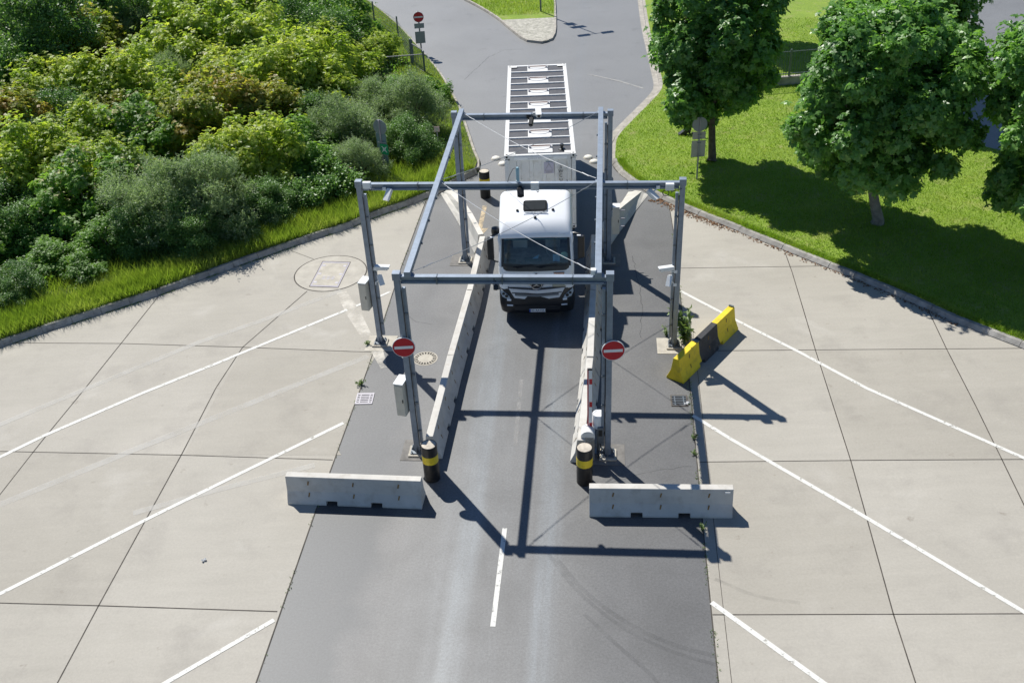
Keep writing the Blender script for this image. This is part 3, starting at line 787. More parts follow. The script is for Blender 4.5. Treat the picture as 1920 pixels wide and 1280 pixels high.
g6 = at_y(930, 539, G(-.6, -.12).y); camera_unit('black camera slung under the near beam left of the cab', (g6.x, g6.y, g6.z), (0, 1, -.6), (g6.x, g6.y + .1, PH - .22), 'blackp', .26, .13, False)
def jbox(label, px, py, v, s, mat='whitep'):
    p = at_y(px, py, G(0 + (px - 960) / 64., v).y)
    t = thing('junction_box', label, 'junction box', p, GYAW, 'junction boxes on the gantry beams')
    mb = MB(); mb.box((0, 0, 0), s); mb.build('case', M[mat], t, None, .008)
    mb = MB(); mb.box((0, -s[1] / 2 - .006, 0), (s[0] * .88, .012, s[2] * .82)); mb.build('lid', M[mat], t)
    mb = MB(); mb.tube([(s[0] * .2, 0, -s[2] / 2), (s[0] * .25, .02, -s[2] / 2 - .09), (s[0] * .5, .05, -s[2] / 2 - .06)], .012, 6); mb.build('cable_gland', M['blackp'], t)
jbox('grey junction box on the mid beam beside its left post', 688, 347, 5.32, (.24, .12, .2))
jbox('grey junction box on the middle of the mid beam', 1003, 349, 5.32, (.24, .12, .24))
jbox('grey junction box on the mid beam beside its right post', 1256, 350, 5.32, (.24, .12, .2))
jbox('small white junction box at the right end of the near beam', 1113, 509, -.02, (.13, .12, .14))
for lab_, u_, v_ in (('black cable loop hanging under the mid beam beside the right end camera', 4.28, 5.36)),:
    t = thing('cable_loop', lab_, 'cable', G(u_, v_, PH - .32), GYAW)
    mb = MB(); mb.tube([(.09 * math.cos(a_), .01 * math.sin(3 * a_), -.09 + .09 * math.sin(a_)) for a_ in np.linspace(0, 6.28, 19)], .014, 6, False); mb.build('coil', M['blackp'], t)
    mb = MB(); mb.tube([(.02, 0, 0), (.25, 0, -.02), (.45, 0, .04)], .012, 6); mb.build('tail', M['blackp'], t)
p = at_y(971, 340, G(-.3, 5.47).y)
t = thing('antenna', 'pale blue stub antenna standing on the mid beam', 'antenna', (p.x, p.y, PH - .10))
mb = MB(); mb.tube([(0, 0, 0), (0, 0, .05)], .06, 12); mb.build('foot', M['whitep'], t)
mb = MB(); mb.lathe([(.045, .05), (.05, .08), (.05, .42), (.035, .46)], 16); mb.build('radome', pm('antenna_blue', (.30, .48, .54), .4), t, 40)
mb = MB(); mb.tube([(0, 0, .45), (-.12, .02, .42), (-.24, .03, .2), (-.3, .03, 0)], .009, 6); mb.build('lead', M['blackp'], t)

def cabinet(label, c, s, rz, door='beige', top='whitep'):
    t = thing('control_cabinet', label, 'control cabinet', c, rz, 'control cabinets on the gantry posts')
    mb = MB(); mb.box((0, 0, 0), s); bdy = mb.build('case', M[door], t, None, .012)
    mb = MB(); mb.box((0, -s[1] / 2 - .008, -.01), (s[0] * .93, .016, s[2] * .93)); d_ = mb.build('door', M[door], t, None, .005)
    mb = MB(); mb.box((s[0] * .36, -s[1] / 2 - .025, 0), (.025, .02, .1)); mb.build('handle', M['blackp'], d_)
    mb = MB(); mb.box((0, 0, s[2] / 2 + .012), (s[0] * 1.04, s[1] * 1.08, .025)); mb.build('rain_cap', M[top], t)
    mb = MB()
    for z in (-.3, 0, .3): mb.box((s[0] / 2 + .09, s[1] * .2, z * s[2]), (.2, .03, .03))
    mb.build('straps', M['zinc'], t)
pFL, pFR, pRL, pRR = (G(*posts[k_]) for k_ in ('FL', 'FR', 'RL', 'RR'))
cabinet('beige control cabinet with white top on the near left post', (pFL.x - .23, pFL.y + .02, 1.95), (.26, .42, 1.05), GYAW - R(12))
cabinet('beige control cabinet with white top on the left outer post', (pML.x - .25, pML.y + .02, 1.88), (.26, .42, 1.0), GYAW - R(12))
cabinet('narrow beige cabinet with blue-grey top on the far right post', (pRR.x + .24, pRR.y - .02, 1.72), (.24, .30, 1.05), GYAW)

def disc_sign(t, r, zc, y=0., face='no_entry', tilt=0.):
    mb = MB(); mb.lathe([(r, -.012), (r, .012)], 40, (0, y, zc), 'Y'); o = mb.build('disc', M['signw'] if face == 'no_entry' else M['signg'], t)
    if face == 'no_entry':
        mb = MB(); mb.lathe([(r * .95, -.003), (r * .95, .003)], 40, (0, y - .014, zc), 'Y'); mb.build('red_face', M['red'], o)
        mb = MB(); mb.box((0, y - .018, zc), (r * 1.62, .006, r * .28)); mb.build('white_bar', M['signw'], o)
    return o
def post_sign(label, p, z):
    t = thing('no_entry_sign', label, 'road sign', (p.x, p.y - .13, z), GYAW * .0, 'no entry signs on the near posts')
    disc_sign(t, .30, 0)
    mb = MB(); mb.box((0, .03, .12), (.42, .03, .04)); mb.box((0, .03, -.12), (.42, .03, .04)); mb.build('clamp', M['zinc'], t)
post_sign('round no entry sign on the near left post', pFL + Vector((-.02, 0, 0)), 3.63)
post_sign('round no entry sign on the near right post', pFR + Vector((.09, 0, 0)), 3.58)

# ------------------------------------------------------------------ boom barrier and beacon
t = thing('boom_barrier', 'raised red and white barrier arm on a low housing behind the right bollard', 'boom barrier', (1.93, 21.25, 0), GYAW)
mb = MB(); mb.box((0, 0, .42), (.36, .34, .84)); mb.build('housing', pm('boom_housing', (.30, .29, .26), .5), t, None, .015)
mb = MB(); mb.lathe([(.19, -.17), (.19, .17)], 28, (0, 0, .84), 'Y'); mb.build('domed_cap', M['whitep'], t, 40)
mb = MB(); mb.lathe([(.03, -.19), (.03, -.17)], 12, (.02, 0, .62), 'Y'); mb.build('lock', M['blackp'], t)
mb = MB(); mb.box((.06, .12, 1.88), (.10, .05, 1.98)); arm = mb.build('arm', M['signw'], t, None, .006)
mb = MB(); mb.box((.0, .12, 1.88), (.035, .06, 2.0)); mb.build('red_edge_strip', M['red'], arm)
mb = MB()
for z in (1.05, 1.75, 2.5): mb.box((.075, .12, z), (.078, .056, .17))
mb.build('red_bands', M['red'], arm)
mb = MB(); mb.box((.05, .12, 2.88), (.13, .07, .03)); mb.build('end_cap', M['blackp'], arm)
t = thing('beacon_drum', 'white drum shaped beacon on a dark stand between boom and near right post', 'beacon', (2.24, 21.45, 0))
mb = MB(); mb.lathe([(.165, .92), (.175, .94), (.175, 1.33), (.16, 1.36), (.05, 1.375)], 28); mb.build('drum', M['whitep'], t, 35)
mb = MB(); mb.tube([(0, 0, 0), (0, 0, .93)], .05, 12); mb.box((0, 0, .02), (.24, .24, .04)); mb.build('stand', M['steeld'], t)
mb = MB(); mb.tube([(.1, -.02, .9), (.16, -.1, .7), (.02, -.14, .45), (.08, -.12, .2), (-.05, -.3, .03)], .016, 7); mb.build('hose', M['blackp'], t)
t = thing('switch_box', 'dark switch box low on the lane side of the near right post', 'switch box', G(2.45, -.02, .75), GYAW)
mb = MB(); mb.box((0, 0, 0), (.16, .14, .55)); mb.build('case', M['steeld'], t, None, .01)
mb = MB(); mb.box((0, -.075, .1), (.1, .015, .2)); mb.build('door', M['blackp'], t)

# ------------------------------------------------------------------ white road studs
stud0 = None
for (px, py), lab in (((930, 298), 'white domed road stud left of the container, outer one of the pair'), ((943, 308), 'white domed road stud left of the container, tucked against it'),
                      ((1103, 296), 'white domed road stud right of the container, farther one'), ((1114, 304), 'white domed road stud right of the container, nearer the right beam')):
    p = at(px, py)
    if stud0 is None:
        stud0 = thing('road_stud', lab, 'road stud', p, 0, 'white domed road studs beside the container')
        mb = MB(); mb.lathe([(.20, 0), (.205, .02), (.17, .075), (.10, .11), (.02, .12)], 24); mb.build('dome', M['studw'], stud0, 50)
        mb = MB(); mb.lathe([(.23, 0), (.225, .012)], 24); mb.build('rim', M['kerb2'], stud0)
    else: dup(stud0, p, .7, lab)

# ------------------------------------------------------------------ lorry tractor (local: x right, y to the rear, z up; front bumper at y=0)
TR = Vector((.90, 28.38, 0))
truck = thing('truck_tractor', 'white lorry tractor with black bumper driving under the gantry', 'truck', TR, R(-3.6))
def rrect(hw, y0, y1, r, n=6):
    """plan outline with rounded front corners (front = y0)"""
    pts = []
    for k in range(n + 1):
        a = math.pi + math.pi / 2 * k / n; pts.append((-hw + r + r * math.cos(a), y0 + r + r * math.sin(a)))
    m = 6
    for k in range(1, m): pts.append((-hw + r + (2 * hw - 2 * r) * k / m, y0 - .035 * math.sin(math.pi * k / m)))
    for k in range(n + 1):
        a = -math.pi / 2 + math.pi / 2 * k / n; pts.append((hw - r + r * math.cos(a), y0 + r + r * math.sin(a)))
    pts += [(hw, y1), (-hw, y1)]
    return pts
def loft(mb, rings, cap=True):
    n = len(rings[0]); vs = [p for r_ in rings for p in r_]
    fs = [(i * n + k, i * n + (k + 1) % n, (i + 1) * n + (k + 1) % n, (i + 1) * n + k) for i in range(len(rings) - 1) for k in range(n)]
    if cap: fs += [tuple(reversed(range(n))), tuple((len(rings) - 1) * n + k for k in range(n))]
    return mb.add(vs, fs)
# lower cab shell: floor to window sill
mb = MB(); loft(mb, [[(x, y, z) for x, y in rrect(hw, y0, 2.2, .26)] for z, hw, y0 in ((1.02, 1.22, .06), (1.3, 1.235, .03), (1.65, 1.24, .04), (1.92, 1.24, .09), (2.02, 1.235, .13))])
cab = mb.build('cab', [M['cabw']], truck, 38, 0)
# A pillars, side walls, rear wall
mb = MB()
for s in (-1, 1):
    side = [(.24, 2.02), (.56, 2.97), (2.2, 2.97), (2.2, 2.02)]
    mb.prism(side, 1.165, 1.225, lambda a, b, c, s=s: (s * (c - (b - 2.02) * .035), a, b))
    mb.tube([(s * 1.16, .20, 2.0), (s * 1.135, .34, 2.5), (s * 1.11, .53, 2.99)], [.055, .05, .05], 8)
mb.box((0, 2.17, 2.5), (2.34, .06, .96)); mb.build('cab_upper', M['cabw'], truck, 38)
# roof: stations along y
ys = [(.40, 2.93), (.415, 2.985), (.47, 3.07), (.58, 3.20), (.72, 3.315), (.86, 3.385), (1.1, 3.47), (1.45, 3.585), (1.8, 3.695), (2.08, 3.765), (2.18, 3.76), (2.215, 3.70)]
rings = []
for i, (y, zt) in enumerate(ys):
    zb = 2.92; hw = 1.14 + .05 * min(1, i / 5); h = zt - zb; r = min(.24, h * .62)
    ring = [(-hw, y, zb)]
    if h < .06: r = h * .5
    for k in range(7):
        a = math.pi - math.pi / 2 * k / 6; ring.append((-hw + r + r * math.cos(a), y, zt - r + r * math.sin(a)))
    for k in range(1, 8):
        fx = k / 8; ring.append((-hw + r + (2 * hw - 2 * r) * fx, y - .06 * math.sin(math.pi * fx) * (1 if i < 5 else .3), zt + .035 * math.sin(math.pi * fx)))
    for k in range(7):
        a = math.pi / 2 - math.pi / 2 * k / 6; ring.append((hw - r + r * math.cos(a), y, zt - r + r * math.sin(a)))
    ring.append((hw, y, zb)); rings.append(ring)
mb = MB(); loft(mb, rings); roof = mb.build('roof', M['cabw'], truck, 45)
# hatch lies on the roof slope
sl = math.atan2(.11, .36)
rot = Matrix.Rotation(sl, 3, 'X')
mb = MB(); pts_ = []
for cx, cy, a0 in ((.30, .16, 0), (-.30, .16, 90), (-.30, -.16, 180), (.30, -.16, 270)):
    for k in range(5): a = R(a0 + 22.5 * k); pts_.append((cx + .09 * math.cos(a), cy + .09 * math.sin(a)))
hc = Vector((.0, 1.34, 3.60))
mb.prism(pts_, -.01, .035, lambda x, y, z: tuple(hc + rot @ Vector((x, y, z)))); hatch = mb.build('roof_hatch', M['hatchk'], truck, None, .012)
mb = MB(); mb.prism([(x * .86, y * .8) for x, y in pts_], .03, .042, lambda x, y, z: tuple(hc + rot @ Vector((x, y, z)))); mb.build('hatch_glass', pm('hatch_tint', (.020, .025, .030), .75, spec=.15), hatch)
mb = MB(); mb.box(hc + rot @ Vector((0, -.30, .02)), (.80, .02, .02), 0, rot); mb.build('seal_lip', M['cabg'], hatch)
for x, y, z, nm in ((-.58, 1.18, 3.50, 'roof_lamp'), (.58, 1.18, 3.50, 'roof_lamp'), (.0, .84, 3.40, 'antenna_base')):
    mb = MB(); mb.lathe([(.045, 0), (.05, .03), (.035, .07), (.01, .085)], 14, (x, y, z)); o = mb.build(nm, M['cabk'], truck, 40)
    if nm == 'antenna_base':
        mb = MB(); mb.tube([(x, y, z + .07), (x, y + .08, z + .34)], .006, 5); mb.build('antenna_whip', M['cabk'], o)
mb = MB()
for s in (-1, 1):
    mb.tube([(s * 1.17, .36, 2.62), (s * 1.185, .37, 2.90), (s * 1.17, .50, 3.06)], [.018, .04, .03], 8)
mb.build('visor_ends', M['cabw'], truck, 40)
mb = MB(); mb.box((.86, .405, 3.04), (.2, .01, .03), 0, Matrix.Rotation(R(-35), 3, 'X')); mb.build('maker_badge', M['cabg'], truck)
# windscreen: curved sheet with real thickness
def wsx(u, v, off=0.):
    x = (u * 2 - 1) * (1.13 - .03 * v); bow = .10 * (1 - (u * 2 - 1) ** 2)
    return (x, .14 + .27 * v + .07 * v * v - bow - off, 2.03 + .93 * v)
def ws_sheet(mb, u0, u1, v0, v1, off, n=12, m=5):
    vs = [wsx(u0 + (u1 - u0) * i / n, v0 + (v1 - v0) * j / m, off) for j in range(m + 1) for i in range(n + 1)]
    mb.add(vs, [(j * (n + 1) + i, j * (n + 1) + i + 1, (j + 1) * (n + 1) + i + 1, (j + 1) * (n + 1) + i) for j in range(m) for i in range(n)])
mb = MB(); ws_sheet(mb, 0, 1, 0, 1, 0); wsc = mb.build('windscreen', M['glass'], truck, 60)
mb = MB(); ws_sheet(mb, 0, 1, .0, .115, .006); ws_sheet(mb, 0, .035, .115, 1, .006, 2); ws_sheet(mb, .965, 1, .115, 1, .006, 2); ws_sheet(mb, .035, .965, .965, 1, .006)
mb.build('black_frit', M['cabk'], wsc, 60)
for s_ in (-1, 1):
    mb = MB(); mb.box((s_ * 1.232, 1.32, 1.55), (.012, .014, .95)); mb.box((s_ * 1.236, 1.2, 1.72), (.02, .16, .035)); mb.build('door_seam', M['cabk'], cab)
mb = MB(); mb.box((0, -.005, 1.655), (2.1, .05, .012)); mb.build('bonnet_seam', M['cabk'], cab)
mb = MB()
for x0, x1 in ((-.75, -.05), (.0, .7)):
    mb.tube([(x0, .0, 2.06), (x1, -.02, 2.14)], .012, 6); mb.tube([(x0 + .1, -.01, 2.02), ((x0 + x1) / 2, -.02, 2.10)], .012, 6)
mb.build('wipers', M['cabk'], wsc)
# black cowl strip dipping towards the middle
mb = MB(); cw = [(-1.20, 2.06), (1.20, 2.06), (1.20, 2.0), (1.02, 1.93), (-1.02, 1.93), (-1.20, 2.0)]
n_ = 24; vs = []
for i in range(n_ + 1):
    u = i / n_; x = -1.17 + 2.34 * u; lo = 1.92 + .075 * max(0, abs(x) - .95) / .22
    yb = .075 - .075 * (1 - (x / 1.2) ** 2) + .17 * max(0, abs(x) - .98) / .2
    vs += [(x, yb - .012, lo), (x, yb + .03, 2.07)]
mb.add(vs, [(2 * i, 2 * i + 2, 2 * i + 3, 2 * i + 1) for i in range(n_)]); mb.build('cowl', M['cabk'], truck, 60)
# side windows
for s in (-1, 1):
    mb = MB(); mb.prism([(.42, 2.1), (.66, 2.82), (1.35, 2.82), (1.35, 2.1)], 1.226, 1.232, lambda a, b, c, s=s: (s * (c - (b - 2.02) * .035), a, b)); mb.build('side_window', M['sideglass'], truck)
# interior
mb = MB(); mb.box((0, .62, 2.045), (2.2, .75, .03)); mb.box((0, 2.1, 2.5), (2.2, .03, .9)); mb.box((0, 1.2, 2.03), (2.24, 1.8, .02)); d_ = mb.build('dashboard', M['interior'], truck)
for x in (-.55, .55):
    mb = MB(); mb.box((x, 1.45, 2.35), (.5, .16, .62)); mb.box((x, 1.43, 2.72), (.28, .12, .18)); mb.build('seat', pm('seat_cloth', (.50, .49, .45), .9), truck, None, .03)
mb = MB()
ringp = [(.55 + .21 * math.cos(a), .88 + .1 * math.sin(a), 2.22 + .19 * math.sin(a)) for a in np.linspace(0, 2 * math.pi, 21)]
mb.tube(ringp, .018, 6, False); mb.tube([(.55, .78, 2.05), (.55, .88, 2.22)], .03, 6); mb.build('steering_wheel', M['interior'], truck)
mb = MB(); mb.box((.66, .36, 2.20), (.22, .01, .24), 0, Matrix.Rotation(R(-25), 3, 'X')); mb.build('dashboard_paper', M['bluecl'], truck)
mb = MB(); mb.lathe([(.125, 0), (.125, .01)], 20, (.92, .42, 2.26), 'Y'); mb.build('dashboard_disc', M['mint'], truck)
mb = MB(); mb.prism([(-.22, 2.06), (.05, 2.06), (.10, 2.26)], .5, .51, lambda a, b, c: (a, c, b)); mb.build('dashboard_cloth', M['bluecl'], truck)
mb = MB(); mb.box((0, .47, 2.885), (2.1, .02, .12)); mb.build('sky_reflection_band', pm('teal_band', (.05, .16, .19), .5), truck)  # teal strip added behind the glass, sky reflection put into its colour
mb = MB(); mb.box((.82, 1.9, 2.55), (.35, .03, .55)); mb.build('curtain', pm('red_curtain', (.22, .025, .03), .9), truck)
mb = MB(); mb.box((-.1, .5, 2.09), (.55, .2, .05)); mb.box((-.82, .45, 2.08), (.3, .12, .03)); mb.build('dashboard_trim', pm('teal_trim', (.05, .13, .125), .6), truck)
# bonnet badge, stickers
mb = MB(); mb.lathe([(.045, 0), (.045, .01)], 16, (0, -.012, 1.80), 'Y'); mb.build('bonnet_badge', M['cabk'], truck)
mb = MB(); mb.box((.74, .047, 1.76), (.34, .006, .13)); stk = mb.build('door_sticker', M['orange'], truck)
mb = MB(); mb.box((.74, .042, 1.835), (.36, .006, .02)); mb.build('sticker_rule', M['ink'], stk)
# grille block
def grille_poly(z): return 0
mb = MB(); gp = [(-.93, 1.60), (.93, 1.60), (.90, 1.34), (-.90, 1.34)]
mb.prism(gp, -.05, .06, lambda x, z, y: (x, y + .05 * abs(x) ** 2, z)); gr = mb.build('grille', M['cabg'], truck, None, .01)
mb = MB(); gp2 = [(-.93, 1.30), (-.45, 1.255), (0, 1.225), (.45, 1.255), (.93, 1.30), (.74, .93), (.40, .885), (0, .86), (-.40, .885), (-.74, .93)]
mb.prism(gp2, -.06, .06, lambda x, z, y: (x, y + .05 * abs(x) ** 2, z)); mb.build('lower_grille', M['cabg'], gr, None, .01)
mb = MB()
def slat(mb, z, hw, dip, th, y):
    k = 16
    for i in range(k):
        xa, xb = -hw + 2 * hw * i / k, -hw + 2 * hw * (i + 1) / k
        fz = lambda x: z - dip * (1 - abs(x) / hw)
        q = [(xa, y + .05 * xa * xa, fz(xa)), (xb, y + .05 * xb * xb, fz(xb)), (xb, y + .05 * xb * xb, fz(xb) + th), (xa, y + .05 * xa * xa, fz(xa) + th)]
        mb.add(q + [(a_, b_ + .03, c_) for a_, b_, c_ in q], [(0, 1, 2, 3), (4, 7, 6, 5), (0, 4, 5, 1), (3, 2, 6, 7)])
slat(mb, 1.475, .90, .01, .035, -.058); slat(mb, 1.315, .95, .05, .035, -.066)
slat(mb, 1.125, .82, .05, .028, -.068)
mb.build('grille_gaps', M['cabk'], gr)
mb = MB(); slat(mb, 1.03, .72, .04, .085, -.066); mb.build('grille_mesh', pm('grille_mesh_grey', (.17, .19, .21), .5, metal=.3, bump=.6, bscale=90), gr)
# tan plate on the upper grille, right
mb = MB(); mb.box((.72, -.045, 1.45), (.40, .012, .21)); mb.build('front_plate', pm('plate_tan', (.36, .35, .28), .6), truck, None, .006)
# badge: shield ring with three pointed star
mb = MB(); bz, by = 1.455, -.075
sh_ = [(-.235, .115), (.235, .115), (.20, -.02), (.10, -.15), (0, -.175), (-.10, -.15), (-.20, -.02)]
mb.prism([(x * 1.12, z * 1.14) for x, z in sh_], by, by + .03, lambda x, z, y: (x, y, bz + z)); bd = mb.build('badge', M['chrome'], truck, None, .006)
mb = MB(); mb.prism([(x * .93, z * .93) for x, z in sh_], by - .006, by + .01, lambda x, z, y: (x, y, bz + z)); mb.build('badge_field', M['cabk'], bd)
mb = MB()
for k_ in range(3):
    a = R(90 + 120 * k_); Lp = (.10, .17, .17)[k_]
    q = [(Lp * math.cos(a), Lp * math.sin(a) * (.95 if k_ else 1)), (.026 * math.cos(a + R(60)), .026 * math.sin(a + R(60))), (0, 0), (.026 * math.cos(a - R(60)), .026 * math.sin(a - R(60)))]
    mb.prism(q, by - .016, by - .002, lambda x, z, y: (x, y, bz - .0 + z))
star = [( .165 * math.cos(a), .13 * math.sin(a), ) for a in np.linspace(0, 2 * math.pi, 25)]
mb.tube([(x, by - .01, bz - .02 + z) for x, z in star], .010, 6, False); mb.build('badge_star', M['chrome'], bd)
# bumper
mb = MB(); loft(mb, [[(x, y, z) for x, y in rrect(hw, y0, .95, .30)] for z, hw, y0 in ((.30, 1.17, .07), (.36, 1.22, .01), (.62, 1.25, -.03), (.86, 1.25, -.03), (1.10, 1.245, .0), (1.32, 1.24, .04))]); bump_ = mb.build('bumper', M['cabk'], truck, 38)
mb = MB(); mb.box((0, -.068, .58), (1.5, .02, .17)); mb.build('lower_intake', M['blackp'], bump_)
for s in (-1, 1):
    mb = MB(); hl = [(.86, .88), (.90, 1.02), (1.19, 1.24), (1.21, 1.12), (1.14, .96)]
    mb.prism(hl, 0, .035, lambda x, z, y, s=s: (s * x, -.075 + .62 * max(0, x - .86) ** 1.35 * .9 + y, z)); h_ = mb.build('headlight', M['lampglass'], truck)
    mb = MB(); mb.lathe([(.055, -.012), (.05, .01)], 14, (s * 1.0, -.05, 1.035), 'Y'); mb.lathe([(.045, -.012), (.04, .01)], 14, (s * 1.1, -.005, 1.10), 'Y'); mb.build('projector_lens', M['cabk'], h_)
    mb = MB(); mb.box((s * .92, -.055, .885), (.14, .03, .06), s * R(8)); mb.build('indicator', M['lampw'], h_)
    mb = MB(); mb.box((s * .90, -.042, .67), (.20, .03, .045), s * R(7)); mb.build('fog_lamp', M['lampw'], truck, None, .008)
    # mirror cluster
    mb = MB(); mb.box((s * 1.47, .40, 2.58), (.22, .15, .80)); mr = mb.build('mirror', M['cabk'], truck, None, .035)
    mb = MB(); mb.box((s * 1.47, .482, 2.58), (.18, .008, .70)); mb.build('mirror_glass', M['chrome'], mr)
    mb = MB(); mb.tube([(s * 1.15, .55, 2.99), (s * 1.28, .48, 3.03), (s * 1.45, .42, 2.99)], .04, 8); mb.tube([(s * 1.2, .30, 2.13), (s * 1.32, .33, 2.13), (s * 1.45, .38, 2.2)], .025, 8); mb.build('mirror_arms', M['cabk'], mr, 40)
    mb = MB(); mb.box((s * 1.40, .40, 3.0), (.12, .12, .02)); mb.build('arm_cover', M['cabw'], mr)
    # step well and wheel arch, deflector
    mb = MB(); mb.box((s * 1.215, .62, .75), (.05, .5, .6)); mb.build('door_step', M['cabk'], truck)
    mb = MB(); mb.prism([(2.22, 1.1), (2.22, 3.55), (2.5, 3.45), (2.78, 3.15), (2.86, 2.6), (2.86, 1.1)], 1.13, 1.19, lambda a, b, c, s=s: (s * (c + .06 * (a - 2.2)), a, b)); mb.build('side_fairing', M['cabw'], truck, None, .015)
    mb = MB(); mb.box((s * 1.2, 2.95, .75), (.05, 1.5, .5)); mb.build('side_skirt', M['cabw'], truck, None, .02)
mb = MB(); mb.lathe([(.02, -.16), (.13, -.12), (.15, 0), (.13, .12), (.02, .16)], 18, (-1.30, .75, 3.02), 'Z'); mb.build('kerb_mirror', M['cabk'], truck, 50)
# plate
mb = MB(); mb.box((0, -.074, .47), (.54, .012, .125)); np_ = mb.build('number_plate', M['signw'], truck, None, .004)
mb = MB(); mb.box((-.245, -.082, .47), (.045, .004, .115)); mb.build('plate_blue_band', pm('plate_blue', (.02, .07, .35), .5), np_)
text('HG AA1551', .105, np_, 'plate_letters', M['ink'], (.02, -.0815, .47), (R(90), 0, 0), .001)
# chassis and wheels
mb = MB()
for s in (-1, 1): mb.box((s * .42, 3.2, .82), (.1, 5.6, .26))
for y in (2.4, 3.3, 4.6, 5.8): mb.box((0, y, .82), (.75, .12, .2))
mb.box((0, 4.8, 1.02), (1.0, .9, .08)); mb.build('chassis', M['blackp'], truck)
mb = MB(); mb.tube([(.95, 2.6, .72), (.95, 3.6, .72)], .3, 16); mb.build('fuel_tank', M['cabg'], truck, 40)
def wheel(parent, x, y, rad=.51, wd=.30, double=False):
    s = 1 if x > 0 else -1
    mb = MB()
    for off in ((0, -s * .34) if double else (0,)):
        mb.lathe([(rad * .56, -wd / 2), (rad * .93, -wd / 2), (rad, -wd * .36), (rad, wd * .36), (rad * .93, wd / 2), (rad * .56, wd / 2)], 28, (x + off, y, rad), 'X')
    wh = mb.build('wheel', M['rubberb'], parent, 30)
    mb = MB(); mb.lathe([(rad * .57, -wd * .3), (rad * .57, wd * .42), (rad * .5, wd * .44), (rad * .42, wd * .1), (rad * .2, wd * .15), (rad * .15, wd * .4)] if s > 0 else [(rad * .15, -wd * .4), (rad * .2, -wd * .15), (rad * .42, -wd * .1), (rad * .5, -wd * .44), (rad * .57, -wd * .42), (rad * .57, wd * .3)], 24, (x, y, rad), 'X'); mb.build('rim', M['cabg'], wh, 30)
for s in (-1, 1): wheel(truck, s * 1.03, 1.42); wheel(truck, s * 1.03, 5.1, double=True)

# ------------------------------------------------------------------ trailer and container (own yaw, local y to the rear)
CN = Vector((1.31, 32.72, 0)); CYAW = R(-2.2); CLN, CWD, CT, CB = 9.75, 2.5, 4.10, 1.22
trl = thing('semi_trailer', 'low black container semi trailer behind the white tractor', 'trailer', CN, CYAW)
mb = MB()
for s in (-1, 1): mb.box((s * .5, CLN / 2, CB - .18), (.14, CLN - .2, .30))
for y in np.arange(.3, CLN, 1.2): mb.box((0, y, CB - .14), (2.4 if abs(y - .3) < .1 or y > CLN - 1 else 1.0, .12, .14))
mb.build('frame', M['blackp'], trl)
for y in (6.4, 7.7, 9.0):
    for s in (-1, 1): wheel(trl, s * 1.03, y, .5, .38)
mb = MB()
for s in (-1, 1): mb.box((s * .75, 2.6, .6), (.12, .12, .9)); mb.box((s * .75, 2.6, .1), (.25, .25, .06))
mb.build('landing_gear', M['steeld'], trl)
mb = MB(); mb.box((0, CLN + .15, .75), (2.4, .1, .2)); mb.build('rear_bumper', M['blackp'], trl)
for s in (-1, 1):
    mb = MB(); mb.box((s * 1.18, CLN + .2, .75), (.3, .04, .12)); mb.build('tail_lamp', M['red'], trl)

cont = thing('container', 'pale grey bulk container with a ribbed dark roof and seven hatches on the trailer', 'shipping container', CN, CYAW)
hw = CWD / 2
def corrugated(mb, p0, p1, z0, z1, depth, pitch, nrm):
    """trapezoid corrugated wall from p0 to p1"""
    p0, p1 = Vector(p0), Vector(p1); L = (p1 - p0).length; d = (p1 - p0) / L; n = max(1, round(L / pitch)); st = L / n; xs = []
    for i in range(n): xs += [(i * st, 0), (i * st + st * .60, 0), (i * st + st * .66, depth), (i * st + st * .94, depth)]
    xs.append((L, 0)); q = [p0 + d * x + Vector(nrm) * o for x, o in xs]
    vs = [(a.x, a.y, z0) for a in q] + [(a.x, a.y, z1) for a in q]; m = len(q)
    mb.add(vs, [(i, i + 1, m + i + 1, m + i) for i in range(m - 1)])
mb = MB(); corrugated(mb, (-hw + .14, .06, 0), (hw - .14, .06, 0), CB + .12, CT - .20, -.045, .43, (0, 1, 0)); mb.build('front_wall', M['cont'], cont)
mb = MB(); corrugated(mb, (-hw + .03, .15, 0), (-hw + .03, CLN - .15, 0), CB + .15, CT - .1, .04, .28, (1, 0, 0)); mb.build('side_wall', M['cont'], cont)
mb = MB(); corrugated(mb, (hw - .03, CLN - .15, 0), (hw - .03, .15, 0), CB + .15, CT - .1, .04, .28, (-1, 0, 0)); mb.build('side_wall', M['cont'], cont)
mb = MB(); mb.box((0, CLN - .06, (CB + CT) / 2), (CWD - .2, .06, CT - CB - .2)); dr_ = mb.build('rear_door', M['cont'], cont)
mb = MB()
for x in (-.8, -.35, .35, .8): mb.tube([(x, CLN, CB + .1), (x, CLN, CT - .1)], .02, 6)
mb.build('lock_bars', M['zinc'], dr_)
mb = MB()
for s in (-1, 1):
    mb.box((s * (hw - .07), .07, (CB + CT) / 2), (.14, .14, CT - CB - .3)); mb.box((s * (hw - .07), CLN - .07, (CB + CT) / 2), (.14, .14, CT - CB - .3))
    mb.box((s * (hw - .075), CLN / 2, CT - .05), (.15, CLN - .34, .10)); mb.box((s * (hw - .06), CLN / 2, CB + .07), (.12, CLN - .34, .16))
mb.box((0, .07, CT - .10), (CWD - .36, .12, .20)); mb.box((0, .07, CB + .06), (CWD - .36, .12, .14)); mb.box((0, CLN - .07, CT - .08), (CWD - .36, .14, .16)); mb.box((0, CLN - .07, CB + .06), (CWD - .36, .14, .14))
mb.build('frame', M['contw'], cont, None, .008)
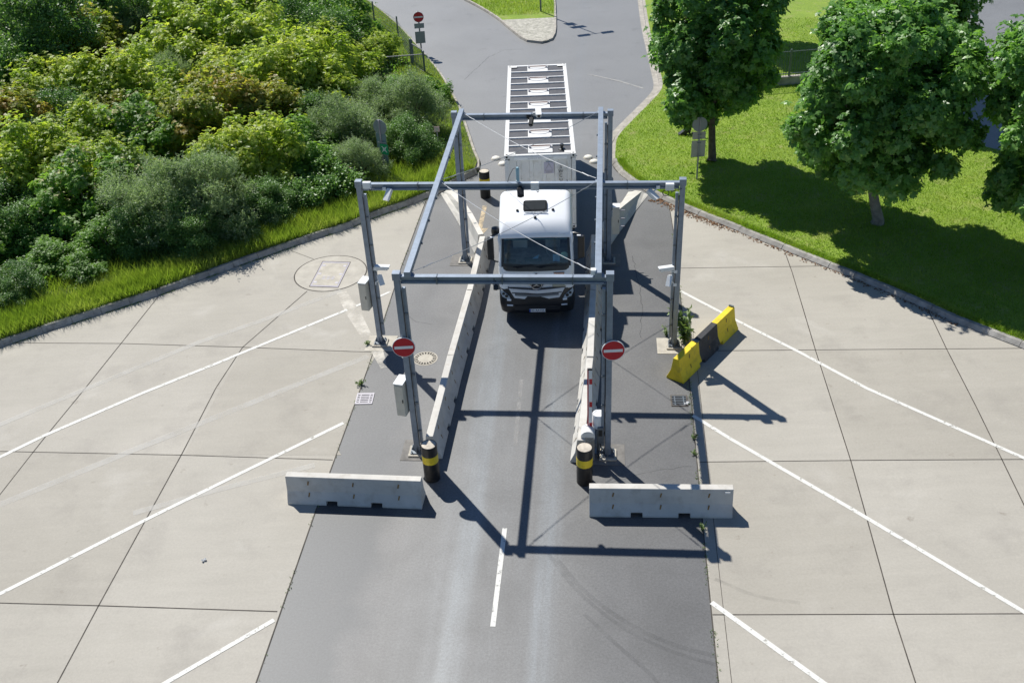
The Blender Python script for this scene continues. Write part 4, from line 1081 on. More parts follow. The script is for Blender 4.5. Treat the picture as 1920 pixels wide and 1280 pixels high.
for s in (-1, 1):
    for y in (.09, CLN - .09):
        for z in (CT - .055, CB + .06):
            mb = MB(); mb.box((s * (hw - .085), y, z), (.18, .18, .13)); cc = mb.build('corner_casting', M['contw'], cont, None, .01)
            sg = -1 if y < 1 else 1
            mb = MB(); mb.lathe([(.038, -.002), (.038, .002)], 14, (s * (hw - .085), y, z + .066 if z > 3 else z), 'Z'); mb.lathe([(.038, -.002), (.038, .002)], 14, (s * (hw - .085), y + sg * .0915, z), 'Y'); mb.build('casting_hole', M['void'], cc)
    # raised corner gusset plates
    for y in (.28, CLN - .28):
        mb = MB(); mb.box((s * (hw - .22), y * .5 + (.05 if y < 1 else CLN * .5 - .05), CT + .006), (.34, .22, .012)); mb.build('corner_gusset', M['cont'], cont)
mb = MB(); mb.box((0, CLN / 2, CT - .055), (CWD - .28, CLN - .26, .05)); rf = mb.build('roof_panel', M['tarp'], cont)
NB = 13; y0_, y1_ = .16, CLN - .16; bay = (y1_ - y0_) / NB
bow = MB(); bow.box((0, 0, 0), (CWD - .26, .075, .06)); bme = bow.mesh('roof_bow', M['contw'])
for i in range(1, NB):
    o = link('roof_bow', bme, cont, .008); o.location = (0, y0_ + bay * i, CT - .01)
mb1 = MB(); mb1.box((0, 0, 0), (.86, bay - .085, .035)); me1 = mb1.mesh('hatch', M['contw'])
mb2 = MB(); arc = [(.36 * math.cos(a), .12 - .36 * math.sin(a) * .62, .02) for a in np.linspace(0, math.pi, 17)]; mb2.tube(arc, .012, 6, True); me2 = mb2.mesh('lid_rim', M['zinc'])
mb3 = MB(); mb3.tube([(-.37, .15, .07), (.37, .15, .07)], .022, 8); me3 = mb3.mesh('locking_bar', pm('hatch_bar_brown', (.25, .12, .09), .6))
mb4 = MB()
for s in (-1, 1): mb4.box((s * .37, .13, .05), (.06, .12, .09))
me4 = mb4.mesh('bar_bracket', M['zinc'])
mb5 = MB(); mb5.prism([(.33 * math.cos(a), .10 - .33 * math.sin(a) * .62) for a in np.linspace(0, math.pi, 17)], .017, .024); me5 = mb5.mesh('lid', M['whitep'])
for i in range(0, NB, 2):
    h_ = link('hatch', me1, cont, .006); h_.location = (.02, y0_ + bay * (i + .5), CT - .008)
    for nm, me in (('lid_rim', me2), ('locking_bar', me3), ('bar_bracket', me4), ('lid', me5)): link(nm, me, h_)
mb = MB(); mb.lathe([(.13, 0), (.12, .03), (.05, .05), (.05, .14), (.08, .15), (.07, .2), (.01, .21)], 18, (.78, y0_ + bay * .45, CT - .03)); mb.build('vent_valve', M['cabk'], cont, 40)
mb = MB(); mb.box((.02, -.002, CT - .115), (1.86, .02, .12)); hs = mb.build('header_plate', M['signw'], cont)
text('ALUMINIUM  BULK  CONTAINER', .062, hs, 'header_letters', M['inkg'], (.02, -.0135, CT - .118), (R(90), 0, 0), .001)
text('S\nW\nC\nU\n\n3\n2\0', .165, cont, 'front_letters', M['ink'], (.72, .008, CT - .98), (R(90), 0, 0), .002, 'CENTER', 1.0)
text('3\nM\n1', .16, cont, 'front_letters', M['ink'], (.93, .008, CT - 1.22), (R(90), 0, 0), .002, 'CENTER', 1.05)
mb = MB(); mb.box((.30, .006, CT - .50), (.34, .008, .42)); stc = mb.build('warning_sticker', M['sticker'], cont)
mb = MB(); tri = [(.16, CT - .60), (.44, CT - .60), (.30, CT - .34)]
for a_, b_ in zip(tri, tri[1:] + tri[:1]): mb.tube([(a_[0], .0, a_[1]), (b_[0], .0, b_[1])], .012, 6)
mb.box((.30, 0, CT - .665), (.22, .006, .05)); mb.build('sticker_triangle', M['inkg'], stc)

# ------------------------------------------------------------------ road signs on poles
def yawz(o, a): o.rotation_euler = (0, 0, a)
def sign_pole(name, label, p, h, rz=0., r=.03, mat='zinc', group=None):
    t = thing(name, label, 'road sign', (p.x, p.y, .0), rz, group)
    mb = MB(); mb.tube([(0, 0, 0), (0, 0, h)], r, 12); mb.build('pole', M[mat], t, 40); return t
def plate(t, w_, h_, z, y=-.045, mat='signg', nm='plate', x=0):
    mb = MB(); mb.box((x, y, z), (w_, .012, h_)); o = mb.build(nm, M[mat], t, None, .004)
    return o
def clamps(o, zs, x=0, y=-.03):
    mb = MB()
    for z in zs: mb.box((x, y, z), (.16, .02, .03)); 
    mb.build('clamps', M['steeld'], o)
# far no entry sign
p = at(791, 103); t = sign_pole('no_entry_sign', 'no entry sign with two grey plates on a dark pole by the far fence corner', p, 2.5, .12, .04, 'steeld')
disc_sign(t, .30, 2.18, -.06); plate(t, .56, .28, 1.68); o = plate(t, .56, .68, 1.02); clamps(o, (1.25, .8), 0, .05)
# left sign seen from behind, green sticker
p = at(723, 338); t = sign_pole('sign_post', 'sign post seen from behind with a green symbol plate in front of the shrubs', p, 2.74, -.5)
o = disc_sign(t, .33, 2.42, .05, 'back'); plate(t, .50, 1.36, 1.46, .05, 'signt')
gp_ = plate(t, .40, .46, 1.48, -.05, 'green', 'green_plate', .17); mb = MB()
for k_ in range(4):
    a = R(45 + 90 * k_); cx, cz = .17 + .11 * math.cos(a), 1.48 + .12 * math.sin(a)
    mb.box((cx, -.059, cz), (.12, .006, .03), 0, Matrix.Rotation(-a, 3, 'Y')); mb.box((.17 + .05 * math.cos(a), -.059, 1.48 + .055 * math.sin(a)), (.07, .006, .07), 0, Matrix.Rotation(-a, 3, 'Y'))
mb.build('white_arrows', M['signw'], gp_)
mb = MB(); mb.box((.1, -.06, 1.77), (.42, .015, .035)); mb.build('bracket', M['zinc'], t)
# small marker
p = at(824, 300); t = sign_pole('marker_post', 'thin marker post with a small square faded plate at the verge edge', p, 1.52, .1, .025)
plate(t, .24, .26, 1.47, -.035, 'pink'); mb = MB(); mb.box((0, -.044, 1.47), (.14, .006, .15)); mb.build('plate_panel', M['signb'], t)
# right sign seen from behind
p = at(1306, 340); t = sign_pole('sign_post', 'sign post seen from behind with round disc and two tan plates on the lawn', p, 2.78, 0.05, .035)
o = disc_sign(t, .31, 2.50, .05, 'back'); pl = plate(t, .54, .32, 2.02, .05, 'signb'); pl2 = plate(t, .58, .72, 1.44, .055, 'signb', 'plate'); clamps(pl, (2.1, 1.93)); clamps(pl2, (1.74, 1.14))
mb = MB(); mb.tube([(0, -.005, 1.05), (0, -.005, 2.72)], .036, 10); mb.build('pole_sleeve', M['zinc'], t)
# tall pole on the island whose head is above the frame
p = at(1014, 25); t = thing('lamp_pole', 'dark pole standing in the long grass of the traffic island', 'lamp post', (p.x, p.y, .1), .25)
mb = MB(); mb.tube([(0, 0, 0), (0, 0, 7.1)], [.06, .04], 12); mb.build('pole', M['steeld'], t, 40)
mb = MB(); mb.tube([(-.6, 0, 7.0), (.6, 0, 7.0)], .035, 8); mb.build('cross_arm', M['steeld'], t)
for s in (-1, 1):
    mb = MB(); mb.box((s * .75, 0, 7.05), (.75, .5, .14), 0, Matrix.Rotation(R(25), 3, 'X')); mb.build('floodlight', M['steeld'], t, None, .02)
mb = MB(); mb.box((0, .06, 4.9), (.9, .03, .55)); mb.build('sign_plate', M['signg'], t)
mb = MB(); mb.box((.0, .06, 3.9), (.6, .03, .7)); mb.build('sign_plate', M['signg'], t)

# ------------------------------------------------------------------ fences
def bar_fence(name, label, a_, b_, h, post_at, step=.12, r=.009, mat='fence', z0=0., rails=(.12, .95), cat='fence'):
    a_, b_ = Vector((a_.x, a_.y, z0)), Vector((b_.x, b_.y, z0)); d = b_ - a_; L = d.length
    t = thing(name, label, cat, a_, math.atan2(d.y, d.x))
    mb = MB()
    for f in rails: mb.box((L / 2, 0, h * f), (L, .04, .045))
    mb.build('rails', M['zinc'], t)
    mb = MB(); n = int(L / step)
    for i in range(1, n): mb.tube([(L * i / n, 0, .05), (L * i / n, 0, h)], r, 5)
    mb.build('pickets', M[mat], t)
    for x in post_at:
        mb = MB(); mb.box((x, 0, (h + .1) / 2), (.11, .11, h + .1)); mb.lathe([(.07, h + .1), (.05, h + .15), (.01, h + .17)], 12, (x, 0, 0)); mb.build('post', M[mat], t)
    return t
pA, pB, pC = at(618, 156), at(704, 152), at(797, 142)
bar_fence('picket_fence', 'grey green picket fence with a pale top rail running into the shrubs', pC, pA, 1.22, (0, (pC - pB).length, (pC - pA).length), .14, rails=(.1, .97))
pD = at(776, 128)
bar_fence('fence_gate', 'short grey green picket return at the far fence corner below the no entry sign', pC + Vector((-.05, .15, 0)), pD, 1.45, ((pD - pC).length,), .16)
# wire mesh fence
pE = at(776, 124); pF = at(748, 78); pG = at(703, 48); pH = at(640, -8)
t = thing('mesh_fence', 'sagging wire mesh fence with dark posts along the far road edge', 'fence', (0, 0, 0))
mb = MB()
pl_ = [pE, pF, pG, pH]
for a_, b_ in zip(pl_[:-1], pl_[1:]):
    L = (b_ - a_).length; n = int(L / .22)
    for i in range(n + 1):
        q = a_.lerp(b_, i / n); mb.tube([(q.x, q.y, .05), (q.x, q.y, 1.3)], .006, 4, False)
    for z in np.linspace(.1, 1.3, 7): mb.tube([(a_.x, a_.y, z), (b_.x, b_.y, z)], .007, 4, False)
mb.build('wire_mesh', M['fence'], t)
for q in pl_:
    mb = MB(); mb.tube([(q.x, q.y, 0), (q.x, q.y, 1.5)], .045, 8); mb.build('post', M['fence'], t)
# right fence on a low wall
qa, qb = at(1262, 180), at(1760, 138)
d = qb - qa; L = d.length; ang = math.atan2(d.y, d.x)
t = thing('railing_wall', 'low pale wall carrying a thin bar railing behind the lawn trees', 'fence', qa, ang)
mb = MB(); mb.box((L / 2, 0, .24), (L, .22, .48)); wl_ = mb.build('wall', M['kerb2'], t, None, .02)
mb = MB(); mb.box((L / 2, 0, .50), (L + .04, .28, .06)); mb.build('coping', M['kerb2'], wl_, None, .01)
mb = MB()
for i in range(int(L / .13)): mb.tube([(.1 + i * .13, 0, .5), (.1 + i * .13, 0, 1.85)], .010, 5)
mb.build('railing_bars', M['fence'], t)
mb = MB()
for z in (.66, 1.78): mb.box((L / 2, 0, z), (L, .035, .04))
mb.build('rails', M['fence'], t)
for x in (0., 3.0, 6.0, 9.0, 12.0):
    if x < L: mb = MB(); mb.box((x, .02, .95), (.08, .08, 1.9)); mb.build('post', M['fence'], t)
mb = MB(); mb.box((.55, -.02, .9), (.5, .04, .5)); mb.build('sign_panel', M['signw'], t)
# floodlight on the lawn
p = at(1287, 256)
t = thing('floodlight', 'black ground floodlight on a bent stake beside the lawn tree', 'floodlight', (p.x, p.y, .1))
mb = MB(); mb.tube([(.15, .1, 0), (.22, .1, .5), (.35, .12, 1.1)], .05, 8); mb.build('stake', M['blackp'], t)
mb = MB(); mb.box((-.12, 0, .12), (.55, .26, .2), 0, Matrix.Rotation(R(-38), 3, 'Y')); mb.build('housing', M['blackp'], t, None, .02)
mb = MB(); mb.box((.42, .05, .03), (.35, .1, .06)); mb.build('foot', M['blackp'], t)

# ------------------------------------------------------------------ foliage
def unit(v): return v / (np.linalg.norm(v, axis=1, keepdims=True) + 1e-9)
def leaf_arrays(c, d, nrm, L, wr, tint, fold=.25, droop=.12):
    s = unit(np.cross(nrm, d)); w_ = (L * wr)[:, None] * .5; L = L[:, None]
    n_ = unit(np.cross(d, s))
    v0 = c; v1 = c + d * L * .5 + s * w_ + n_ * w_ * fold; v2 = c + d * L - n_ * L * droop; v3 = c + d * L * .5 - s * w_ + n_ * w_ * fold
    V = np.stack([v0, v1, v2, v3], 1).reshape(-1, 3); return V, np.repeat(tint, 4)
def leaves_mesh(name, V, T, mat, quad=True):
    k = 4 if quad else 3; n = len(V) // k
    me = bpy.data.meshes.new(name); me.vertices.add(len(V)); me.vertices.foreach_set('co', V.astype(np.float32).ravel())
    me.loops.add(len(V)); me.loops.foreach_set('vertex_index', np.arange(len(V), dtype=np.int32))
    me.polygons.add(n); me.polygons.foreach_set('loop_start', np.arange(0, n * k, k, dtype=np.int32)); me.polygons.foreach_set('loop_total', np.full(n, k, np.int32))
    at_ = me.attributes.new('tint', 'FLOAT', 'POINT'); at_.data.foreach_set('value', T.astype(np.float32))
    me.materials.append(mat); me.update(); return me

def crown_lobes(r_, rx, ry, rz, zc, n, lr):
    """lobe centres through an uneven ellipsoid; returns centres, radii"""
    i = np.arange(n) + .5; ph = np.arccos(1 - 2 * i / n); th = math.pi * (1 + 5 ** .5) * i
    d = np.stack([np.cos(th) * np.sin(ph), np.sin(th) * np.sin(ph), np.cos(ph)], 1) + r_.normal(0, .16, (n, 3)); d = unit(d)
    f = r_.uniform(.55, 1.0, n); az = np.arctan2(d[:, 1], d[:, 0]); f *= 1 + .13 * np.sin(3 * az + r_.uniform(0, 6)) * np.sin(2.5 * d[:, 2] + r_.uniform(0, 6)) + .06 * np.sin(7 * az); f[r_.random(n) < .2] *= .55
    c = d * f[:, None] * np.array([rx, ry, rz]); c[:, 2] += zc
    c[:, 2] = np.maximum(c[:, 2], .25)
    return c, lr * r_.uniform(.7, 1.25, n)
def shrub_lobes(r_, n, lr, asp):
    m = 6; an = r_.uniform(0, 6.28) + np.arange(m) * 2 * math.pi / m + r_.normal(0, .3, m); dist = r_.uniform(.30, .58, m); dist[0] = .05
    sc = np.stack([np.cos(an) * dist, np.sin(an) * dist, np.zeros(m)], 1); sr = r_.uniform(.36, .56, m); sr[0] = .62; sh = r_.uniform(.75, 1.5, m) * asp; sh[0] = 1.55 * asp
    k = r_.choice(m, n, p=sr ** 2 / (sr ** 2).sum()); d = unit(r_.normal(0, 1, (n, 3)) + np.array([0, 0, .35]))
    c = sc[k] + d * sr[k][:, None] * r_.uniform(.7, 1.02, n)[:, None] * np.array([1, 1, 0.]); t = np.abs(d[:, 2]) ** .8
    c[:, 2] = sh[k] * t * r_.uniform(.82, 1.05, n) + .06
    return c, lr * r_.uniform(.65, 1.35, n)
def foliage(r_, C_, Rr, per, leaf, wr, mode, up=.45):
    """per: sprays per lobe; mode 'rosette' radiating leaves, 'twig' leaves along a twig, 'small' single leaves"""
    Vs, Ts = [], []
    cc = C_.mean(0)
    for c, rd in zip(C_, Rr):
        n = max(6, int(per * (rd / Rr.mean()) ** 2)); out = unit((c - cc)[None])[0]
        d = unit(r_.normal(0, 1, (n, 3)) + out * .55 + np.array([0, 0, up]))
        p = c + d * (rd * r_.uniform(.55, 1.08, n))[:, None] * np.array([1, 1, .8])
        ax = unit(d * .6 + np.array([0, 0, .55]) + r_.normal(0, .35, (n, 3)))
        sh_ = r_.random(n) < .16; p[sh_] += (unit(np.array([[0, 0, 1.]]) + r_.normal(0, .3, (n, 3))) * (rd * r_.uniform(.3, 1.1, n))[:, None])[sh_]
        lt = np.clip(.58 + r_.normal(0, .15) + r_.normal(0, .12, n), 0, 1)
        if mode == 'rosette':
            k = 6
            e1 = unit(np.cross(ax, r_.normal(0, 1, (n, 3)))); e2 = np.cross(ax, e1)
            for j in range(k):
                a = 2 * math.pi * j / k + r_.uniform(-.4, .4, n)
                dd = unit(e1 * np.cos(a)[:, None] + e2 * np.sin(a)[:, None] + ax * r_.uniform(-.15, .5, n)[:, None])
                V, T = leaf_arrays(p, dd, ax, leaf * r_.uniform(.65, 1.2, n), wr, np.clip(lt + r_.normal(0, .10, n), 0, 1), .2, .22); Vs.append(V); Ts.append(T)
        elif mode == 'twig':
            k = 8; tw = unit(ax + r_.normal(0, .25, (n, 3)) + np.array([0, 0, .35])); tl = leaf * r_.uniform(2.2, 4.2, n)
            for j in range(k):
                q = p + tw * (tl * (j / k))[:, None]; dd = unit(r_.normal(0, 1, (n, 3)) + tw * .9)
                V, T = leaf_arrays(q, dd, unit(r_.normal(0, 1, (n, 3)) + np.array([0, 0, 1.])), leaf * r_.uniform(.7, 1.2, n), wr, np.clip(lt + r_.normal(0, .14, n), 0, 1), .2, .1); Vs.append(V); Ts.append(T)
        else:
            k = 5
            for j in range(k):
                q = p + r_.normal(0, leaf * .9, (n, 3)); dd = unit(r_.normal(0, 1, (n, 3)) + ax * .5)
                V, T = leaf_arrays(q, dd, unit(r_.normal(0, .6, (n, 3)) + np.array([0, 0, 1.])), leaf * r_.uniform(.6, 1.25, n), wr, np.clip(lt + r_.normal(0, .14, n), 0, 1)); Vs.append(V); Ts.append(T)
    return np.concatenate(Vs), np.concatenate(Ts)
def trunk_mesh(r_, C_, h0, r0, mat, nl=8, lean=(0, 0)):
    mb = MB(); top = Vector((lean[0], lean[1], h0)); seg = [Vector((0, 0, 0)).lerp(top, f) + Vector((r_.normal(0, .03), r_.normal(0, .03), 0)) * (f > 0) for f in (0, .06, .35, .7, 1)]
    mb.tube(seg, [r0 * 1.35, r0 * 1.05, r0 * .92, r0 * .85, r0 * .75], 12)
    idx = r_.choice(len(C_), min(nl, len(C_)), replace=False)
    for i in idx:
        e = Vector(C_[i]); m = top.lerp(e, .5) + Vector((r_.normal(0, .15), r_.normal(0, .15), .15)); mb.tube([top - Vector((0, 0, .1)), m, e], [r0 * .5, r0 * .3, r0 * .1], 7)
    return mb.mesh('trunk', mat, 50)

def tree(label, base, rx, ry, rz, zc, nl, lr, per, leaf, seed, trunk_h, trunk_r, group, lean=(0, 0), mat='L_T', bark='barkg'):
    r_ = np.random.default_rng(seed)
    C_, Rr = crown_lobes(r_, rx, ry, rz, zc, nl, lr); C_[:, 0] += lean[0]; C_[:, 1] += lean[1]
    V, T = foliage(r_, C_, Rr, per, leaf, .62, 'rosette')
    t = thing('maple_tree', label, 'tree', base, 0, group)
    link('crown', leaves_mesh('crown', V, T, M[mat]), t); link('trunk', trunk_mesh(r_, C_, trunk_h, trunk_r, M[bark], 12, lean), t)
    return t
TG = 'maple trees on the right lawn'
b = at(1645, 418, .1); tree('round crowned maple with a bare pale trunk in the middle of the lawn', b, 3.4, 3.2, 3.15, 4.95, 105, .70, 215, .160, 11, 2.4, .20, TG, (-.62, .1))
b = at(1334, 302, .1); tree('tall narrow maple behind the tan sign post, its crown over the railing', b, 2.5, 2.3, 3.45, 5.05, 82, .66, 190, .160, 12, 2.3, .17, TG, (-.12, .1), bark='bark')  # darker bark here: crown shade on the trunk put into the colour
b = Vector((19.1, 31.0, .1)); tree('maple cut off by the right picture edge, with layered low branches', b, 2.9, 3.0, 4.2, 5.2, 90, .70, 200, .165, 13, 2.0, .18, TG)
b = at(1690, 178, .1); tree('shaded maple behind the railing, hidden by the round crowned maple', b, 3.4, 3.2, 3.2, 5.2, 56, .85, 110, .22, 14, 2.4, .2, TG)
b = at(1430, 80, .1); tree('dark maple at the top picture edge behind the narrow maple', b, 2.5, 2.3, 3.2, 5.6, 50, .8, 100, .22, 15, 2.6, .2, TG)

# ---- shrub kinds on the left bank (unit crown: radius 1, centre height given)
KIND = {}
def shrub_kind(key, n, mat, leaf, wr, mode, nl, lr, per, asp=.9, extra=None):
    KIND[key] = []
    for i in range(n):
        r_ = np.random.default_rng(hash(key) % 1000 + 0 if False else 100 + sum(map(ord, key)) * 7 + i)
        C_, Rr = shrub_lobes(r_, nl, lr, asp)
        V, T = foliage(r_, C_, Rr, per, leaf, wr, mode)
        fm = leaves_mesh('foliage', V, T, M[mat])
        sb = MB()
        for k_ in range(6):
            e = Vector(C_[r_.integers(len(C_))]); sb.tube([(r_.normal(0, .05), r_.normal(0, .05), 0), e * .5 + Vector((0, 0, .1)), e], [.022, .016, .008], 6)
        sm = sb.mesh('stems', M['bark'], 50); ex = None
        if extra:
            nm, m2, nb, sz = extra; top = C_[C_[:, 2] > np.median(C_[:, 2]) - .1]; rt = Rr[C_[:, 2] > np.median(C_[:, 2]) - .1]
            pick = r_.integers(len(top), size=nb); d = unit(r_.normal(0, 1, (nb, 3)) + np.array([0, -.4, .9])); c = top[pick] + d * rt[pick][:, None] * 1.03
            vs, ts = [], []
            for j in range(9):
                q = c + r_.normal(0, sz * .8, (nb, 3)) * np.array([1, 1, .35]); V2, T2 = leaf_arrays(q, unit(r_.normal(0, 1, (nb, 3))), unit(r_.normal(0, .3, (nb, 3)) + np.array([0, 0, 1.])), np.full(nb, sz), 1., r_.random(nb)); vs.append(V2); ts.append(T2)
            ex = (nm, leaves_mesh(nm, np.concatenate(vs), np.concatenate(ts), M[m2]))
        KIND[key].append((fm, sm, ex))
shrub_kind('Y', 3, 'L_Y', .046, .62, 'rosette', 84, .19, 84)
shrub_kind('G', 2, 'L_G', .045, .58, 'rosette', 80, .19, 82)
shrub_kind('O', 2, 'L_O', .046, .62, 'rosette', 84, .19, 84)
shrub_kind('W', 3, 'L_W', .040, .34, 'twig', 80, .19, 84)
shrub_kind('D', 3, 'L_D', .044, .58, 'small', 70, .20, 110)
shrub_kind('E', 1, 'L_G', .054, .55, 'rosette', 70, .20, 64, .9, ('blossom', 'cream', 110, .050))
shrub_kind('R', 2, 'L_R', .085, .62, 'small', 36, .30, 80, .75, ('blossom', 'flower', 6, .035))
KNAME = dict(Y='maple_sapling', G='green_shrub', O='copper_shrub', W='willow_shrub', D='dark_shrub', E='elder_shrub', R='rose_bush')
SG = 'shrubs on the left bank'
# kind, crown-centre pixel, radius in pixels, vertical stretch, label
SHR = [
 ('D', 25, 525, 50, .9, 'dark low shrub at the left picture edge just above the long kerb grass'),
 ('G', 92, 478, 50, .8, 'low leafy green shrub behind the long grass near the left picture edge'),
 ('R', 85, 418, 58, .8, 'rose bush with pink flowers near the left picture edge'),
 ('G', 160, 500, 46, .75, 'light green low shrub at the edge of the long kerb grass'),
 ('G', 205, 440, 58, .9, 'leafy shrub left of the big dark bush that overhangs the kerb'),
 ('D', 262, 425, 66, .9, 'big dark bush whose shadow falls across the kerb, left half'),
 ('D', 345, 418, 70, .95, 'big dark bush whose shadow falls across the kerb, middle'),
 ('W', 318, 365, 78, 1.05, 'grey green willow rising behind the big dark kerb bush'),
 ('W', 405, 360, 74, 1.05, 'grey green willow standing in front, above the kerb shadow'),
 ('D', 425, 415, 52, .85, 'dark low bush between the kerb and the front grey willow'),
 ('D', 500, 378, 54, 1.0, 'compact dark bush with the brightest light on its top, nearest the outer left post'),
 ('R', 566, 352, 50, .85, 'rose bush right of the compact dark bush, above the verge grass'),
 ('R', 628, 330, 52, .85, 'rose bush with pink flowers left of the sign with the green symbol'),
 ('W', 668, 300, 44, .9, 'grey willow directly behind the sign with the green symbol'),
 ('D', 766, 258, 40, 1.0, 'dark bush between the green symbol sign and the thin marker post'),
 ('W', 690, 195, 50, .95, 'silvery willow above the round back of the green symbol sign'),
 ('W', 765, 195, 58, 1.0, 'silvery willow nearest the road below the picket fence corner'),
 ('W', 640, 238, 58, 1.0, 'grey willow left of the green symbol sign, second row'),
 ('G', 806, 172, 30, .9, 'small bright shrub at the kerb just below the picket fence corner'),
 ('G', 745, 165, 30, .7, 'bright shrub in front of the picket fence'),
 ('W', 655, 182, 38, .8, 'grey willow in front of the left end of the picket fence'),
 ('D', 20, 390, 64, 1.0, 'dark shrub in the gap at the left picture edge above the roses'),
 ('Y', 70, 300, 80, 1.1, 'yellow green sapling at the left edge, above the dark gap'),
 ('O', 15, 225, 76, 1.1, 'sapling with coppery tips cut by the left picture edge'),
 ('E', 155, 345, 74, 1.1, 'elder with pale blossom left of the front willows'),
 ('Y', 230, 320, 66, 1.1, 'yellow green sapling between the elder and the front willows'),
 ('W', 262, 345, 55, 1.0, 'small grey willow squeezed beside the blossoming elder'),
 ('Y', 455, 285, 72, 1.1, 'yellow green sapling behind the compact dark bush'),
 ('D', 530, 310, 48, 1.0, 'dark shrub in the hollow behind the roses'),
 ('G', 570, 272, 60, 1.0, 'fresh green shrub left of the second row willow'),
 ('D', 585, 225, 48, 1.0, 'dark green shrub below the bright saplings left of the picket fence'),
 ('Y', 600, 165, 62, 1.1, 'yellow green sapling touching the left end of the picket fence'),
 ('E', 265, 240, 66, 1.1, 'elder with pale blossom in the middle of the thicket'),
 ('Y', 180, 250, 62, 1.1, 'yellow green sapling left of the middle elder'),
 ('D', 110, 235, 66, 1.1, 'dark shrub left of centre among yellow green saplings'),
 ('O', 400, 200, 80, 1.15, 'broad sapling with coppery tips in the middle of the thicket'),
 ('G', 345, 262, 60, 1.0, 'fresh green shrub in front of the broad coppery sapling'),
 ('O', 480, 205, 66, 1.1, 'coppery tipped sapling right of the broad one'),
 ('Y', 545, 130, 76, 1.15, 'bright yellow green sapling behind the picket fence line'),
 ('W', 330, 155, 54, 1.0, 'silvery willow deep in the thicket'),
 ('Y', 262, 150, 72, 1.1, 'yellow green sapling left of the deep silvery willow'),
 ('Y', 190, 165, 66, 1.1, 'yellow green sapling between the coppery and dark tall shrubs'),
 ('Y', 110, 160, 66, 1.1, 'yellow green sapling under the dark tall shrub of the upper left'),
 ('G', 40, 155, 62, 1.1, 'fresh green shrub at the left edge below the dark tall shrub'),
 ('O', 152, 75, 66, 1.2, 'sapling with rust red tips in the upper left'),
 ('D', 60, 60, 88, 1.3, 'tall dark shrub filling the upper left corner'),
 ('D', 208, 22, 66, 1.3, 'tall dark shrub in shade right of the rust tipped sapling'),
 ('W', 255, 62, 50, 1.1, 'silvery shrub in front of the tall shaded one'),
 ('Y', 330, 75, 76, 1.15, 'yellow green sapling below the top picture edge, left of centre bank'),
 ('Y', 425, 70, 76, 1.15, 'yellow green sapling in the third row from the top, mid bank'),
 ('Y', 425, 135, 62, 1.1, 'yellow green sapling behind the two coppery tipped ones'),
 ('Y', 495, 80, 72, 1.15, 'yellow green sapling left of the dark green shrub by the road bend'),
 ('D', 585, 45, 64, 1.2, 'dark green shrub near the road bend at the top'),
 ('G', 640, 38, 52, 1.1, 'fresh green shrub beside the mesh fence at the road bend'),
 ('Y', 622, 92, 52, 1.1, 'yellow green sapling just behind the picket fence rail'),
 ('Y', 700, 92, 34, .9, 'yellow green sapling between picket fence and mesh fence'),
 ('Y', 340, 5, 66, 1.2, 'yellow green sapling cut by the top picture edge, left of the pair'),
 ('Y', 450, 0, 66, 1.2, 'yellow green sapling cut by the top picture edge, right of the pair'),
 ('D', 120, -10, 76, 1.3, 'tall dark shrub cut by the top picture edge in the upper left'),
 ('G', 545, -8, 60, 1.2, 'fresh green shrub cut by the top picture edge near the road bend'),
 ('D', 260, -20, 60, 1.3, 'tall dark shrub cut by the top picture edge beside the saplings'),
 ('Y', -60, 330, 80, 1.1, 'yellow green sapling mostly cut off by the left picture edge beside the dark gap'),
 ('G', -50, 440, 70, 1.0, 'green shrub mostly cut off by the left picture edge beside the rose bush'),
]
cnt = {}
SHR += [('Y', 300, 205, 46, 1.15, 'slim yellow green sapling between the middle elder and the fresh green shrub'), ('O', 225, 205, 44, 1.1, 'slim coppery sapling left of the middle elder'), ('Y', 395, 265, 46, 1.1, 'slim yellow green sapling just above the front grey willows'), ('G', 505, 262, 44, 1.0, 'small fresh green shrub right of the coppery saplings'), ('Y', 120, 285, 50, 1.1, 'slim yellow green sapling above the pale elder at left'), ('Y', 560, 190, 44, 1.1, 'slim yellow green sapling left of the willows by the picket fence'), ('G', 30, 450, 50, .9, 'green shrub at the left picture edge above the dark low shrub')]
for key, px, py, rp, asp, lab in SHR:
    k_ = cnt[key] = cnt.get(key, -1) + 1
    p = at(px, py, 1.4); asp *= .74; rp *= 1.2 if not (py > 400 or (px > 450 and py > 300)) else 1.12
    for _ in range(3):
        rad = rp * (1.12 if py > 400 or (px > 450 and py > 300) else 1.34) / pxm(p); p = at(px, py, .95 * rad * asp)
    fm, sm, ex = KIND[key][k_ % len(KIND[key])]
    t = thing(KNAME[key], lab, 'tree' if key in 'YO' and asp > 1 else 'shrub', (p.x, p.y, .15), random.uniform(0, 6.28), SG)
    sc = (rad, rad, rad * asp)
    for nm, me in (('foliage', fm), ('stems', sm)) + (((ex[0], ex[1]),) if ex else ()):
        o = link(nm, me, t); o.scale = sc

# low undergrowth between the shrubs
ug = pts_in(W((-120, 560), (60, 560), (300, 470), (560, 390), (720, 330), (812, 215), (770, 130), (690, 60), (560, -60), (-200, -60)), 30000)
n = len(ug); V, T = leaf_arrays(np.column_stack([ug, rng.uniform(.15, .75, n)]), unit(rng.normal(0, 1, (n, 3))), unit(rng.normal(0, .5, (n, 3)) + np.array([0, 0, 1.])), rng.uniform(.10, .24, n), .6, np.clip(rng.normal(.45, .2, n), 0, 1))
o = link('undergrowth', leaves_mesh('undergrowth', V, T, M['L_G'])); o['kind'] = 'stuff'

